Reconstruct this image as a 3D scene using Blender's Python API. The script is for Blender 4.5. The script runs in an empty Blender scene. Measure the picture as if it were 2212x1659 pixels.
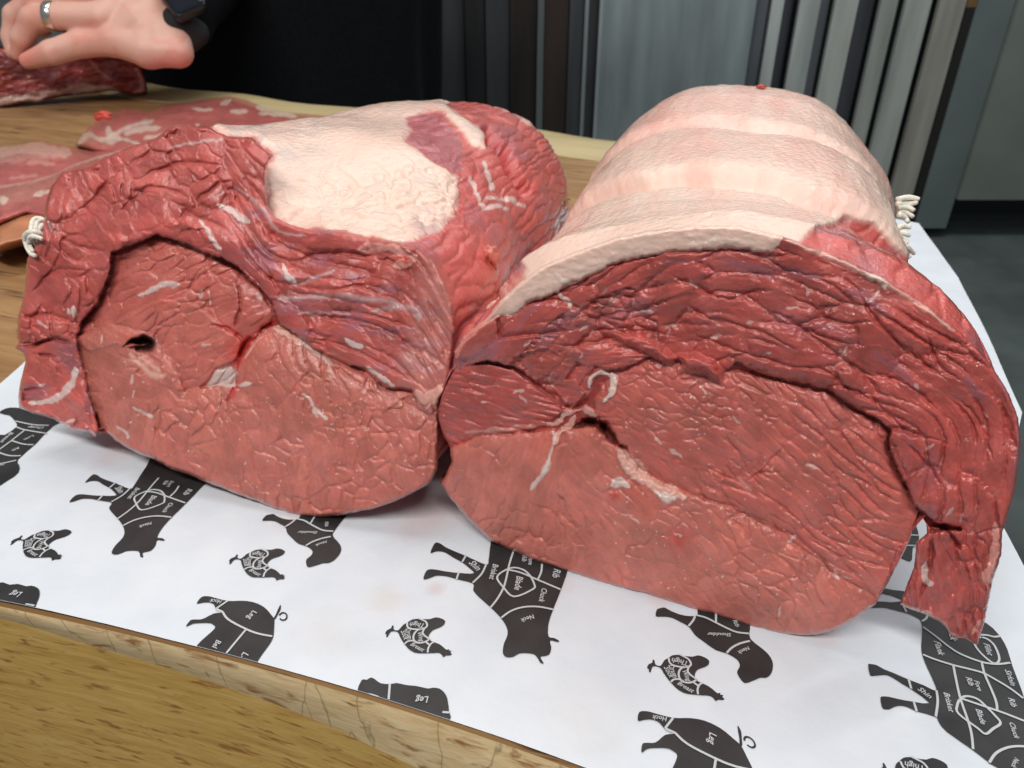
import bpy, math, numpy as np
from mathutils import Vector, geometry
D = bpy.data; SC = bpy.context.scene; COL = SC.collection
S = 0.165                      # metres per unit: the eye is one unit above the block
TH = math.radians(31.5); ST, CT = math.sin(TH), math.cos(TH); F = 1660.0

# ------------------------------------------------------------ camera, world, lights
cam = D.cameras.new('camera'); cam.sensor_width = 36; cam.lens = F/2212*36
cam.clip_start = .01; cam.clip_end = 60
cam.dof.use_dof = True; cam.dof.focus_distance = .185; cam.dof.aperture_fstop = 36
co = D.objects.new('camera', cam); COL.objects.link(co)
co.location = (0, 0, S); co.rotation_euler = (math.pi/2-TH, 0, 0); SC.camera = co
w = D.worlds.new('World'); SC.world = w; w.use_nodes = True
w.node_tree.nodes['Background'].inputs[0].default_value = (.80, .90, 1, 1)
w.node_tree.nodes['Background'].inputs[1].default_value = .20
def area(name, loc, target, sx, sy, power, col=(1, 1, 1)):
    l = D.lights.new(name, 'AREA'); l.shape = 'RECTANGLE'; l.size = sx; l.size_y = sy; l.energy = power; l.color = col
    o = D.objects.new(name, l); COL.objects.link(o); o.location = loc
    o.rotation_euler = (Vector(target)-Vector(loc)).to_track_quat('-Z', 'Y').to_euler()
area('ceiling_lamp', (-.35, .75, 1.55), (0, .3, 0), 1.3, .07, 9.2, (1, .97, .93))
area('ceiling_lamp', (.75, .55, 1.5), (0, .3, 0), .07, 1.3, 5.5, (.95, .98, 1))
area('ceiling_lamp', (-.25, -.55, 1.30), (0, .25, .05), 1.3, .13, 20.5, (1, .97, .94))
area('ceiling_lamp', (.8, 1.9, 1.9), (.6, 3, .4), 1.2, .5, 42, (.93, .97, 1))
vs = SC.view_settings; vs.view_transform = 'Standard'; vs.look = 'None'; vs.exposure = 0; vs.gamma = 1

# ------------------------------------------------------------ maths helpers
def ray(u, v):
    u = np.asarray(u, float); v = np.asarray(v, float)
    dx = (u-1106)/F; dy = (829-v)/F
    return np.stack([dx, CT+dy*ST, -ST+dy*CT], -1)
def unproj(u, v, t): return np.array([0, 0, 1.0])+ray(u, v)*np.asarray(t)[..., None]
def gz(u, v, z=0.0):
    r = ray(u, v); return np.array([0, 0, 1.0])+r*((1-z)/-r[..., 2])[..., None]
def proj(P):
    Q = P-np.array([0, 0, 1.0]); d = Q[..., 1]*CT-Q[..., 2]*ST
    return 1106+F*Q[..., 0]/d, 829-F*(Q[..., 1]*ST+Q[..., 2]*CT)/d
def za(ox, oy, k): return lambda L: [(ox+k*x, oy+k*y) for x, y in L]
zb = za(0, 221.2, .25); zc = za(497.7, 497.7, .25); zd = za(0, 608.3, .25); ze = za(442.4, 165.9, .35); z1 = za(0, 0, .35)
ra = za(940, 110.6, .5); rb = za(940, 608.3, .35); rc = za(1548.4, 608.3, .5); pd = za(0, 940, .35); pe = za(718.9, 1078.4, .35)
pf = za(1382.5, 1078.4, .375); ch = za(1327.2, 1244.25, .2); c3 = za(1824.9, 1327.2, .2)
def hsh(ix, iy, s=0):
    h = (ix.astype(np.int64)*374761393+iy.astype(np.int64)*668265263+s*974634777) & 0xffffffff
    h = ((h ^ (h >> 13))*1274126177) & 0xffffffff
    return ((h ^ (h >> 16)) & 0xffffff)/float(0xffffff)
def vn(x, y, s=0):
    x, y = np.broadcast_arrays(np.asarray(x, float), np.asarray(y, float))
    ix = np.floor(x); iy = np.floor(y); fx = x-ix; fy = y-iy; ix = ix.astype(int); iy = iy.astype(int)
    fx = fx*fx*(3-2*fx); fy = fy*fy*(3-2*fy)
    a = hsh(ix, iy, s); b = hsh(ix+1, iy, s); c = hsh(ix, iy+1, s); d = hsh(ix+1, iy+1, s)
    return (a+(b-a)*fx+(c-a)*fy+(a-b-c+d)*fx*fy)*2-1
def fb(x, y, o=3, s=0):
    r = 0; a = 1; k = 0
    for i in range(o):
        r = r+a*vn(x*2**i+i*17.3, y*2**i-i*9.1, s+i); k += a; a *= .5
    return r/k*1.3
def cells(a, b, s=0):
    ix = np.floor(a).astype(int); iy = np.floor(b).astype(int)
    f1 = np.full(a.shape, 9.); f2 = f1.copy(); idv = np.zeros(a.shape); ddx = idv.copy(); ddy = idv.copy()
    for i in (-1, 0, 1):
        for j in (-1, 0, 1):
            jx = ix+i; jy = iy+j
            dx = jx+.5+.8*(hsh(jx, jy, s)-.5)-a; dy = jy+.5+.8*(hsh(jx, jy, s+1)-.5)-b
            d = np.hypot(dx, dy); n = d < f1
            f2 = np.where(n, f1, np.minimum(f2, d)); f1 = np.where(n, d, f1)
            idv = np.where(n, hsh(jx, jy, s+2), idv); ddx = np.where(n, dx, ddx); ddy = np.where(n, dy, ddy)
    return f2-f1, idv, ddx, ddy
def ss(a, b, x):
    t = np.clip((x-a)/(b-a), 0, 1); return t*t*(3-2*t)
def dline(U, V, pts, closed=False):
    """distance to a polyline and arc position of the nearest point"""
    best = np.full(U.shape, 1e9); arc = np.zeros(U.shape); L = 0; side = np.ones(U.shape)
    P = list(pts)+([pts[0]] if closed else [])
    for (x0, y0), (x1, y1) in zip(P[:-1], P[1:]):
        vx, vy = x1-x0, y1-y0; l2 = vx*vx+vy*vy+1e-9
        t = np.clip(((U-x0)*vx+(V-y0)*vy)/l2, 0, 1)
        d = np.hypot(U-x0-t*vx, V-y0-t*vy); n = d < best
        best = np.where(n, d, best); arc = np.where(n, L+t*l2**.5, arc); L += l2**.5
    return best, arc, L
def inside(U, V, pts):
    c = np.zeros(U.shape, bool); x0, y0 = pts[-1]
    for x1, y1 in pts:
        if y0 != y1: c ^= ((V < y0) != (V < y1)) & (U < (x1-x0)*(V-y0)/(y1-y0)+x0)
        x0, y0 = x1, y1
    return c
def sd(U, V, pts):
    d = dline(U, V, pts, True)[0]; return np.where(inside(U, V, pts), d, -d)
def smooth(pts, closed=True, n=4):
    P = np.array(pts, float); m = len(P); o = []
    rng = range(m if closed else m-1)
    for i in rng:
        if closed: a, b, c, d = P[(i-1) % m], P[i], P[(i+1) % m], P[(i+2) % m]
        else: a, b, c, d = P[max(i-1, 0)], P[i], P[i+1], P[min(i+2, m-1)]
        for k in range(n):
            t = k/n; o.append(tuple(.5*((2*b)+(c-a)*t+(2*a-5*b+4*c-d)*t*t+(3*b-a-3*c+d)*t**3)))
    if not closed: o.append(tuple(P[-1]))
    return o
def blur(h, k=1, m=None):
    for _ in range(k):
        h = (np.roll(h, 1, 0)+2*h+np.roll(h, -1, 0))/4; h = (np.roll(h, 1, 1)+2*h+np.roll(h, -1, 1))/4
    return h

# ------------------------------------------------------------ object helpers
def tag(o, label=None, cat=None, group=None, kind=None):
    for k, v in (('label', label), ('category', cat), ('group', group), ('kind', kind)):
        if v: o[k] = v
    return o
def link(name, me, mat, parent=None):
    o = D.objects.new(name, me); COL.objects.link(o)
    if me is not None and mat is not None:
        for m in (mat if isinstance(mat, (list, tuple)) else [mat]): me.materials.append(m)
    if parent: o.parent = parent; o.matrix_parent_inverse = parent.matrix_world.inverted()
    return o
def thing(name, loc, label, cat, group=None):
    o = D.objects.new(name, None); COL.objects.link(o); o.location = Vector(loc)*S
    bpy.context.view_layer.update(); o.empty_display_size = .02
    return tag(o, label, cat, group)
def mesh(name, V, Fc, mat, parent=None, col=None, grain=None, fatm=None, sm=True, mi=None, scale=S):
    V = np.asarray(V, np.float32)*scale; Fc = np.asarray(Fc, np.int32); k = Fc.shape[1]
    me = D.meshes.new(name); me.vertices.add(len(V)); me.vertices.foreach_set('co', V.ravel())
    me.loops.add(Fc.size); me.loops.foreach_set('vertex_index', Fc.ravel())
    me.polygons.add(len(Fc)); me.polygons.foreach_set('loop_start', np.arange(0, Fc.size, k, dtype=np.int32))
    me.polygons.foreach_set('use_smooth', np.full(len(Fc), sm))
    if mi is not None: me.polygons.foreach_set('material_index', np.asarray(mi, np.int32))
    me.update(calc_edges=True); me.validate()
    if col is not None:
        a = me.attributes.new('Col', 'FLOAT_COLOR', 'POINT')
        a.data.foreach_set('color', np.c_[np.clip(col, 0, 1), np.ones(len(V))].astype(np.float32).ravel())
    if grain is not None:
        a = me.attributes.new('grain', 'FLOAT_VECTOR', 'POINT'); a.data.foreach_set('vector', np.asarray(grain, np.float32).ravel())
    if fatm is not None:
        a = me.attributes.new('fatm', 'FLOAT', 'POINT'); a.data.foreach_set('value', np.asarray(fatm, np.float32).ravel())
    return link(name, me, mat, parent)
def meshpoly(name, V, polys, mat, parent=None, sm=False, scale=S):
    me = D.meshes.new(name); me.from_pydata([tuple(np.array(p)*scale) for p in V], [], polys); me.update()
    if sm: me.polygons.foreach_set('use_smooth', [True]*len(me.polygons))
    return link(name, me, mat, parent)
def tube(pts, r, n=8, close=True):
    P = np.array(smooth3(pts)); m = len(P); T = np.gradient(P, axis=0); T /= np.linalg.norm(T, axis=1)[:, None]+1e-9
    R = np.interp(np.linspace(0, 1, m), np.linspace(0, 1, len(np.atleast_1d(r))) if np.ndim(r) else [0, 1], r if np.ndim(r) else [r, r])
    up = np.array([.13, .2, 1.]); V = []
    for i in range(m):
        a = np.cross(T[i], up); a /= np.linalg.norm(a)+1e-9; b = np.cross(T[i], a)
        for j in range(n):
            q = 2*math.pi*j/n; V.append(P[i]+R[i]*(math.cos(q)*a+math.sin(q)*b))
    Fc = [(i*n+j, i*n+(j+1) % n, (i+1)*n+(j+1) % n, (i+1)*n+j) for i in range(m-1) for j in range(n)]
    Fc += [(0, 0+k+1, 0+k+2, 0+k+2) for k in ()]
    return V, Fc+[tuple(range(n-1, -1, -1)), tuple((m-1)*n+k for k in range(n))]
def smooth3(pts, n=5):
    P = np.array(pts, float); m = len(P); o = []
    for i in range(m-1):
        a, b, c, d = P[max(i-1, 0)], P[i], P[i+1], P[min(i+2, m-1)]
        for k in range(n):
            t = k/n; o.append(.5*((2*b)+(c-a)*t+(2*a-5*b+4*c-d)*t*t+(3*b-a-3*c+d)*t**3))
    o.append(P[-1]); return o
def tubes(name, lst, mat, parent=None):
    V = []; Fc = []
    for pts, r in lst:
        v, f = tube(pts, r); k = len(V); V += list(v); Fc += [tuple(i+k for i in q) for q in f]
    return meshpoly(name, V, Fc, mat, parent, sm=True)

# ------------------------------------------------------------ materials
def newmat(name):
    m = D.materials.new(name); m.use_nodes = True; nt = m.node_tree
    return m, nt, nt.nodes['Principled BSDF']
def nd(nt, t, **k):
    n = nt.nodes.new(t)
    for a, b in k.items():
        if a.startswith('i_'): n.inputs[a[2:].replace('_', ' ')].default_value = b
        else: setattr(n, a, b)
    return n
def ramp(nt, src, stops):
    r = nt.nodes.new('ShaderNodeValToRGB'); nt.links.new(src, r.inputs[0])
    e = r.color_ramp.elements
    while len(e) < len(stops): e.new(.5)
    for x, (p, c) in zip(e, stops): x.position = p; x.color = (*c, 1) if len(c) == 3 else c
    return r.outputs[0]
def meat_mat(name, bump=.5, sss=.22, r0=.27, r1=.42):
    m, nt, b = newmat(name); L = nt.links.new
    col = nd(nt, 'ShaderNodeAttribute', attribute_name='Col'); gr = nd(nt, 'ShaderNodeAttribute', attribute_name='grain')
    fm = nd(nt, 'ShaderNodeAttribute', attribute_name='fatm')
    geo = nd(nt, 'ShaderNodeNewGeometry')
    mp = nd(nt, 'ShaderNodeMapping'); mp.inputs['Scale'].default_value = (.014, .11, 1); L(gr.outputs['Vector'], mp.inputs['Vector'])
    fib = nd(nt, 'ShaderNodeTexNoise', i_Scale=1., i_Detail=5., i_Roughness=.65); L(mp.outputs[0], fib.inputs['Vector'])
    n2 = nd(nt, 'ShaderNodeTexNoise', i_Scale=620., i_Detail=2., i_Roughness=.6); L(geo.outputs['Position'], n2.inputs['Vector'])
    n3 = nd(nt, 'ShaderNodeTexNoise', i_Scale=180., i_Detail=4., i_Roughness=.6); L(geo.outputs['Position'], n3.inputs['Vector'])
    mr = nd(nt, 'ShaderNodeMapRange', i_From_Min=.25, i_From_Max=.75, i_To_Min=.88, i_To_Max=1.12); L(fib.outputs[0], mr.inputs[0])
    mr3 = nd(nt, 'ShaderNodeMapRange', i_From_Min=.3, i_From_Max=.7, i_To_Min=.86, i_To_Max=1.12); L(n3.outputs[0], mr3.inputs[0])
    mu = nd(nt, 'ShaderNodeMath', operation='MULTIPLY'); L(mr.outputs[0], mu.inputs[0]); L(mr3.outputs[0], mu.inputs[1])
    one = nd(nt, 'ShaderNodeMix', data_type='FLOAT'); L(fm.outputs['Fac'], one.inputs[0]); L(mu.outputs[0], one.inputs[2]); one.inputs[3].default_value = 1.0
    mx = nd(nt, 'ShaderNodeVectorMath', operation='SCALE'); L(col.outputs['Color'], mx.inputs[0]); L(one.outputs[0], mx.inputs['Scale'])
    L(mx.outputs[0], b.inputs['Base Color'])
    rr = nd(nt, 'ShaderNodeMapRange', i_From_Min=.35, i_From_Max=.65, i_To_Min=r0, i_To_Max=r1); L(n3.outputs[0], rr.inputs[0]); L(rr.outputs[0], b.inputs['Roughness'])
    a1 = nd(nt, 'ShaderNodeMath', operation='MULTIPLY_ADD'); L(fib.outputs[0], a1.inputs[0]); a1.inputs[1].default_value = .55; L(n2.outputs[0], a1.inputs[2])
    bp = nd(nt, 'ShaderNodeBump', i_Strength=bump, i_Distance=.00035); L(a1.outputs[0], bp.inputs['Height']); L(bp.outputs[0], b.inputs['Normal'])
    b.inputs['Subsurface Weight'].default_value = sss; b.inputs['Subsurface Radius'].default_value = (1, .35, .25); b.inputs['Subsurface Scale'].default_value = .0009
    b.inputs['IOR'].default_value = 1.42
    b.inputs['Coat Weight'].default_value = 1.; b.inputs['Coat Roughness'].default_value = .07; b.inputs['Coat IOR'].default_value = 1.35
    bp2 = nd(nt, 'ShaderNodeBump', i_Strength=1., i_Distance=.0011); L(n2.outputs[0], bp2.inputs['Height']); L(bp2.outputs[0], b.inputs['Coat Normal'])
    return m
M_LEAN = meat_mat('raw_lean_meat', .4, .14, .28, .42); M_FAT = meat_mat('raw_fat', .25, .5, .36, .5)
def simple(name, c, rough=.5, metal=0, nscale=None, var=.15, bump=0, stretch=None):
    m, nt, b = newmat(name); L = nt.links.new
    b.inputs['Base Color'].default_value = (*c, 1); b.inputs['Roughness'].default_value = rough; b.inputs['Metallic'].default_value = metal
    if nscale:
        tc = nd(nt, 'ShaderNodeTexCoord'); mp = nd(nt, 'ShaderNodeMapping'); L(tc.outputs['Object'], mp.inputs[0])
        if stretch: mp.inputs['Scale'].default_value = stretch
        n = nd(nt, 'ShaderNodeTexNoise', i_Scale=nscale, i_Detail=6.); L(mp.outputs[0], n.inputs['Vector'])
        lo = tuple(x*(1-var) for x in c); hi = tuple(min(1, x*(1+var)) for x in c)
        L(ramp(nt, n.outputs[0], [(.3, lo), (.7, hi)]), b.inputs['Base Color'])
        if bump:
            bp = nd(nt, 'ShaderNodeBump', i_Strength=bump, i_Distance=.001); L(n.outputs[0], bp.inputs['Height']); L(bp.outputs[0], b.inputs['Normal'])
    return m
def wood(name, stops, flecks=None, grain=(3, 40, 40), rot=-17, rough=.45, fl=(30, 300, 60), crack=None):
    m, nt, b = newmat(name); L = nt.links.new
    tc = nd(nt, 'ShaderNodeTexCoord'); mp = nd(nt, 'ShaderNodeMapping'); L(tc.outputs['Object'], mp.inputs[0])
    mp.inputs['Rotation'].default_value = (0, 0, math.radians(-rot))
    m2 = nd(nt, 'ShaderNodeMapping'); m2.inputs['Scale'].default_value = grain; L(mp.outputs[0], m2.inputs[0])
    n = nd(nt, 'ShaderNodeTexNoise', i_Scale=1., i_Detail=7., i_Roughness=.62, i_Distortion=.6); L(m2.outputs[0], n.inputs['Vector'])
    c = ramp(nt, n.outputs[0], stops)
    h = n.outputs[0]
    if flecks:
        m3 = nd(nt, 'ShaderNodeMapping'); m3.inputs['Scale'].default_value = fl; L(mp.outputs[0], m3.inputs[0])
        v = nd(nt, 'ShaderNodeTexNoise', i_Scale=1., i_Detail=4., i_Roughness=.55, i_Distortion=.4); L(m3.outputs[0], v.inputs['Vector'])
        f = ramp(nt, v.outputs[0], [(.56, (0, 0, 0)), (.68, (1, 1, 1))])
        mx = nd(nt, 'ShaderNodeMix', data_type='RGBA'); L(f, mx.inputs[0]); L(c, mx.inputs[6]); mx.inputs[7].default_value = (*flecks, 1); c = mx.outputs[2]
    if crack:
        m4 = nd(nt, 'ShaderNodeMapping'); m4.inputs['Scale'].default_value = crack; L(mp.outputs[0], m4.inputs[0])
        v = nd(nt, 'ShaderNodeTexVoronoi', feature='DISTANCE_TO_EDGE'); v.inputs['Scale'].default_value = 1
        nn = nd(nt, 'ShaderNodeTexNoise', i_Scale=2.5, i_Detail=3.); L(m4.outputs[0], nn.inputs['Vector'])
        ad = nd(nt, 'ShaderNodeVectorMath', operation='MULTIPLY_ADD'); L(nn.outputs[1], ad.inputs[0]); ad.inputs[1].default_value = (.5,)*3; L(m4.outputs[0], ad.inputs[2]); L(ad.outputs[0], v.inputs['Vector'])
        f = ramp(nt, v.outputs['Distance'], [(.0, (.5,)*3), (.016, (0, 0, 0))])
        mx = nd(nt, 'ShaderNodeMix', data_type='RGBA'); L(f, mx.inputs[0]); L(c, mx.inputs[6]); mx.inputs[7].default_value = (.12, .07, .035, 1); c = mx.outputs[2]
    L(c, b.inputs['Base Color']); b.inputs['Roughness'].default_value = rough
    bp = nd(nt, 'ShaderNodeBump', i_Strength=.4, i_Distance=.0006); L(h, bp.inputs['Height']); L(bp.outputs[0], b.inputs['Normal'])
    return m
M_TOP = wood('oiled_block_wood', [(.25, (.20, .10, .038)), (.5, (.31, .17, .07)), (.75, (.44, .26, .115))], (.10, .045, .018), (8, 70, 70))
M_EDGE = wood('bare_worn_wood', [(.2, (.55, .36, .16)), (.5, (.74, .54, .29)), (.8, (.82, .66, .40))], (.34, .16, .06), (90, 380, 380), fl=(90, 520, 260), crack=(48, 14, 14))
M_SIDE = wood('varnished_side_wood', [(.2, (.44, .23, .055)), (.5, (.60, .37, .10)), (.8, (.70, .48, .17))], (.34, .15, .04), (50, 160, 420), fl=(110, 110, 520), rough=.4)
M_RIM = wood('pale_rim_wood', [(.2, (.36, .27, .12)), (.8, (.55, .45, .25))], None, (6, 30, 30))
def paper_mat():
    m, nt, b = newmat('white_butcher_paper'); L = nt.links.new
    tc = nd(nt, 'ShaderNodeTexCoord')
    n = nd(nt, 'ShaderNodeTexNoise', i_Scale=60., i_Detail=6.); L(tc.outputs['Object'], n.inputs['Vector'])
    n2 = nd(nt, 'ShaderNodeTexNoise', i_Scale=18., i_Detail=3.); L(tc.outputs['Object'], n2.inputs['Vector'])
    c = ramp(nt, n.outputs[0], [(.3, (.60, .645, .69)), (.7, (.66, .695, .73))])
    f = ramp(nt, n2.outputs[0], [(.62, (0, 0, 0)), (.75, (.35,)*3)])
    mx = nd(nt, 'ShaderNodeMix', data_type='RGBA'); L(f, mx.inputs[0]); L(c, mx.inputs[6]); mx.inputs[7].default_value = (.60, .54, .50, 1)
    out = mx.outputs[2]
    for (u, v), rad, cc, st in (((945, 1278), .022, (.55, .36, .34), .8), ((830, 1310), .045, (.60, .50, .42), .5), ((700, 1380), .06, (.60, .52, .46), .35), ((930, 1110), .10, (.58, .34, .32), .6), ((1180, 1260), .05, (.60, .40, .38), .45), ((250, 985), .05, (.60, .38, .35), .5), ((640, 1135), .035, (.60, .34, .30), .55), ((1420, 1300), .03, (.60, .34, .30), .6), ((1150, 1215), .03, (.60, .36, .32), .6), ((1780, 1385), .03, (.60, .36, .32), .5), ((1250, 1560), .08, (.60, .54, .48), .35)):  # pink soak stains; spots along the meat also paint its contact shadow
        p = gz(u, v)*S; ds_ = nd(nt, 'ShaderNodeVectorMath', operation='DISTANCE'); L(tc.outputs['Object'], ds_.inputs[0]); ds_.inputs[1].default_value = tuple(p)
        ad = nd(nt, 'ShaderNodeMath', operation='MULTIPLY_ADD'); L(n.outputs[0], ad.inputs[0]); ad.inputs[1].default_value = rad*S*1.6; L(ds_.outputs['Value'], ad.inputs[2])
        mr = nd(nt, 'ShaderNodeMapRange', i_From_Min=rad*S*1.1, i_From_Max=rad*S*1.9, i_To_Min=st*.6, i_To_Max=0.); L(ad.outputs[0], mr.inputs[0])
        m2 = nd(nt, 'ShaderNodeMix', data_type='RGBA'); L(mr.outputs[0], m2.inputs[0]); L(out, m2.inputs[6]); m2.inputs[7].default_value = (*cc, 1); out = m2.outputs[2]
    L(out, b.inputs['Base Color']); b.inputs['Roughness'].default_value = .5
    bp = nd(nt, 'ShaderNodeBump', i_Strength=.5, i_Distance=.0015); L(n.outputs[0], bp.inputs['Height']); L(bp.outputs[0], b.inputs['Normal'])
    return m
M_PAPER = paper_mat()
M_INK = simple('charcoal_print', (.021, .020, .020), .5, nscale=120, var=.35)
M_LINE = simple('grey_white_print', (.50, .52, .53), .6)
M_TWINE = simple('white_cotton_twine', (.74, .70, .60), .8, nscale=900, var=.15, bump=.5)

# ------------------------------------------------------------ structure: floor, steel wall, block
floor = meshpoly('floor', [(-30, -10, -5.45), (40, -10, -5.45), (40, 19, -5.45), (-30, 19, -5.45)], [(0, 1, 2, 3)], simple('dark_green_floor', (.085, .102, .096), .4, nscale=5, var=.3)); tag(floor, kind='structure')
YW = 17.0
def wx(u): return (u-1106)/F*YW/1.1138
def panel(name, us, cols, label, cat, metal=.35, rough=.42, base=-5.45, top=4.0, folds=None):
    t = thing(name, (wx(us[0]), YW, base), label, cat)
    return t
M_ST = {}
def steel(c, rough=.38, metal=.55):  # strip tones stand for reflections in the steel, put into the base colour
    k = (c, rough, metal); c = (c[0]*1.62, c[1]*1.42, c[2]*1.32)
    if k not in M_ST: M_ST[k] = simple('reflection_painted_steel', c, rough, metal, nscale=2.2, var=.28, stretch=(6, 6, .8))
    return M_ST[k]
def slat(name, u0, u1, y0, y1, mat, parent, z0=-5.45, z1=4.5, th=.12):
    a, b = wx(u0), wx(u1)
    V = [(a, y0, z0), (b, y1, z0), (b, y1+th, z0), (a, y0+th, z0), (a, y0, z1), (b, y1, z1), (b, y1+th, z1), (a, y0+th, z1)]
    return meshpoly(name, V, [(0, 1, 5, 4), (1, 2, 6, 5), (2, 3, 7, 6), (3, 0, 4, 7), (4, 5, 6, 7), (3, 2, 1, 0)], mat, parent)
back = meshpoly('wall', [(-40, YW+1.2, -5.45), (45, YW+1.2, -5.45), (45, YW+1.2, 12), (-40, YW+1.2, 12)], [(0, 1, 2, 3)], simple('dark_wall', (.02, .025, .03), .6)); tag(back, kind='structure')
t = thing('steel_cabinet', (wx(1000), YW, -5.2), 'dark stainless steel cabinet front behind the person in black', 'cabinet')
for u0, u1, c, dy in ((-500, -60, (.20, .25, .27), 0), (-60, 905, (.16, .2, .22), 0), (905, 1000, (.030, .036, .040), .1), (1003, 1045, (.016, .018, .02), 0), (1048, 1100, (.035, .04, .045), .1), (1102, 1160, (.022, .02, .018), 0), (1162, 1176, (.10, .13, .14), -.1), (1178, 1230, (.032, .026, .022), .05), (1232, 1262, (.05, .06, .068), 0), (1264, 1272, (.16, .2, .22), -.1), (1274, 1300, (.04, .045, .05), .1)):  # light and dark tones paint the reflections strip by strip
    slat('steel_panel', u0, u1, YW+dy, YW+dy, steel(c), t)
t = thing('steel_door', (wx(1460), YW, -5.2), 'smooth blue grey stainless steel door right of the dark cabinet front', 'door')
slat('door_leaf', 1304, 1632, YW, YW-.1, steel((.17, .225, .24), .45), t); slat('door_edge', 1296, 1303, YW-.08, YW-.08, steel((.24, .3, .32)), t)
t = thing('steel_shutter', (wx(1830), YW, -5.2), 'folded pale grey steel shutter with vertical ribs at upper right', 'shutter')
for u0, u1, c, ya, yb in ((1634, 1668, (.06, .075, .09), .35, .2), (1669, 1695, (.24, .29, .29), 0, 0), (1695, 1727, (.055, .065, .08), .1, .35), (1728, 1776, (.24, .29, .29), -.05, .05), (1776, 1805, (.10, .12, .14), .1, .3), (1806, 1856, (.25, .29, .28), 0, 0), (1864, 1903, (.045, .052, .065), .2, .3), (1905, 1946, (.22, .26, .25), 0, .1), (1946, 1958, (.04, .045, .055), .2, .3), (1959, 2014, (.23, .27, .265), 0, 0), (2030, 2089, (.22, .24, .22), -.05, 0)):  # pale and dark ribs carry painted reflections
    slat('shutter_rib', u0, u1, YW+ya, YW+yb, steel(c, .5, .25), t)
t = thing('door_post', (wx(2100), YW, -5.2), 'narrow brown door post between the ribbed shutter and the grey panel', 'post')
slat('upper_post', 2092, 2112, YW, YW, simple('brown_post', (.15, .085, .03), .5), t, z0=-.6)
slat('lower_post', 2092, 2112, YW, YW, simple('black_post', (.012, .010, .008), .5), t, z1=-.6)
t = thing('grey_panel', (wx(2300), YW, -4), 'greenish grey wall panels beside the brown post at the right edge', 'panel')
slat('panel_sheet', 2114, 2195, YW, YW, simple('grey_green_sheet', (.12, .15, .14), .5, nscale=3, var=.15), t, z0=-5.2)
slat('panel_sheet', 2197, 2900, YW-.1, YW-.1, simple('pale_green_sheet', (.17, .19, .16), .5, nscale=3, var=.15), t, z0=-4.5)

# paper and wood edge, traced on the block
FE = [(-120, 1285), (0, 1310), (110, 1332), (200, 1352), (370, 1395), (560, 1440), (760, 1508), (960, 1557), (1080, 1602), (1200, 1652), (1320, 1690)]
LE = [(-120, 1300), (0, 1337), (110, 1362), (200, 1396), (360, 1443), (500, 1487), (640, 1540), (740, 1577), (800, 1612), (905, 1662), (1000, 1710)]
FEg = np.array([gz(u, v) for u, v in smooth(FE, False, 4)]); 
LEz = np.linspace(-.03, -.13, len(smooth(LE, False, 4))); LEg = np.array([gz(u, v, z) for (u, v), z in zip(smooth(LE, False, 4), LEz)])
fz = np.polyfit(FEg[:, 0], FEg[:, 1], 3); FEg[:, 1] = np.polyval(fz, FEg[:, 0])
fz = np.polyfit(LEg[:, 0], LEg[:, 1], 3); LEg[:, 1] = np.polyval(fz, LEg[:, 0])
cr = np.array([.70, .435, 0]); dirF = np.array([-1, .305, 0])
FEg = np.vstack([FEg[0]+dirF*3, FEg, cr]); LEg = np.vstack([LEg[0]+dirF*3, LEg, cr+np.array([-.03, -.11, -.13])])
rng = np.random.default_rng(4)
block = thing('butcher_block', (0, 2, -1.4), 'thick worn wooden butcher block with a pale scraped front edge', 'butcher block')
BR = np.array([1.57, 3.42, 0]); BL = np.array([-6.0, 7.25, 0])
n = len(FEg)
meshpoly('block_top', list(FEg)+[BR, BL], [tuple(range(n+2))], M_TOP, block)
# worn edge strip, several rows for a rounded, dented profile
rows = 9; V = []
for j in range(rows):
    t_ = j/(rows-1)
    for i in range(n):
        p = FEg[i]*(1-t_)+LEg[i]*t_; b_ = math.sin(math.pi*t_)
        p = p+np.array([-.1, -.3, .55])*b_*.014
        V.append(p)
meshpoly('worn_edge', V, [(j*n+i, (j+1)*n+i, (j+1)*n+i+1, j*n+i+1) for j in range(rows-1) for i in range(n-1)], M_EDGE, block, sm=True)['label'] = 'pale bare wood along the worn front edge'
V = list(LEg)+[p+np.array([-.02, -.06, -2.6]) for p in LEg]
meshpoly('block_side', V, [(i, n+i, n+i+1, i+1) for i in range(n-1)], M_SIDE, block)['label'] = 'olive brown varnished side of the block with dark flecks'
a = cr; meshpoly('block_end', [cr, BR, BR+[0, 0, -2.7], cr+np.array([-.05, -.17, -2.7])], [(3, 2, 1, 0)], M_SIDE, block)
bd = (BL-BR)/np.linalg.norm(BL-BR); bn = np.array([-bd[1], bd[0], 0]);
if bn[1] > 0: bn = -bn
V = []; N = 60
for k in range(N+1):
    p = BR+(BL-BR)*k/N
    for o_, z_ in ((.30, .001), (.22, .022), (.05, .03), (-.02, .02), (-.03, -.25)): V.append(p+bn*(o_+.03*math.sin(k*.9))+np.array([0, 0, z_]))
meshpoly('block_rim', V, [(k*5+j, k*5+j+1, (k+1)*5+j+1, (k+1)*5+j) for k in range(N) for j in range(4)], M_RIM, block, sm=True)['label'] = 'paler raised rim along the far edge'

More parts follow.
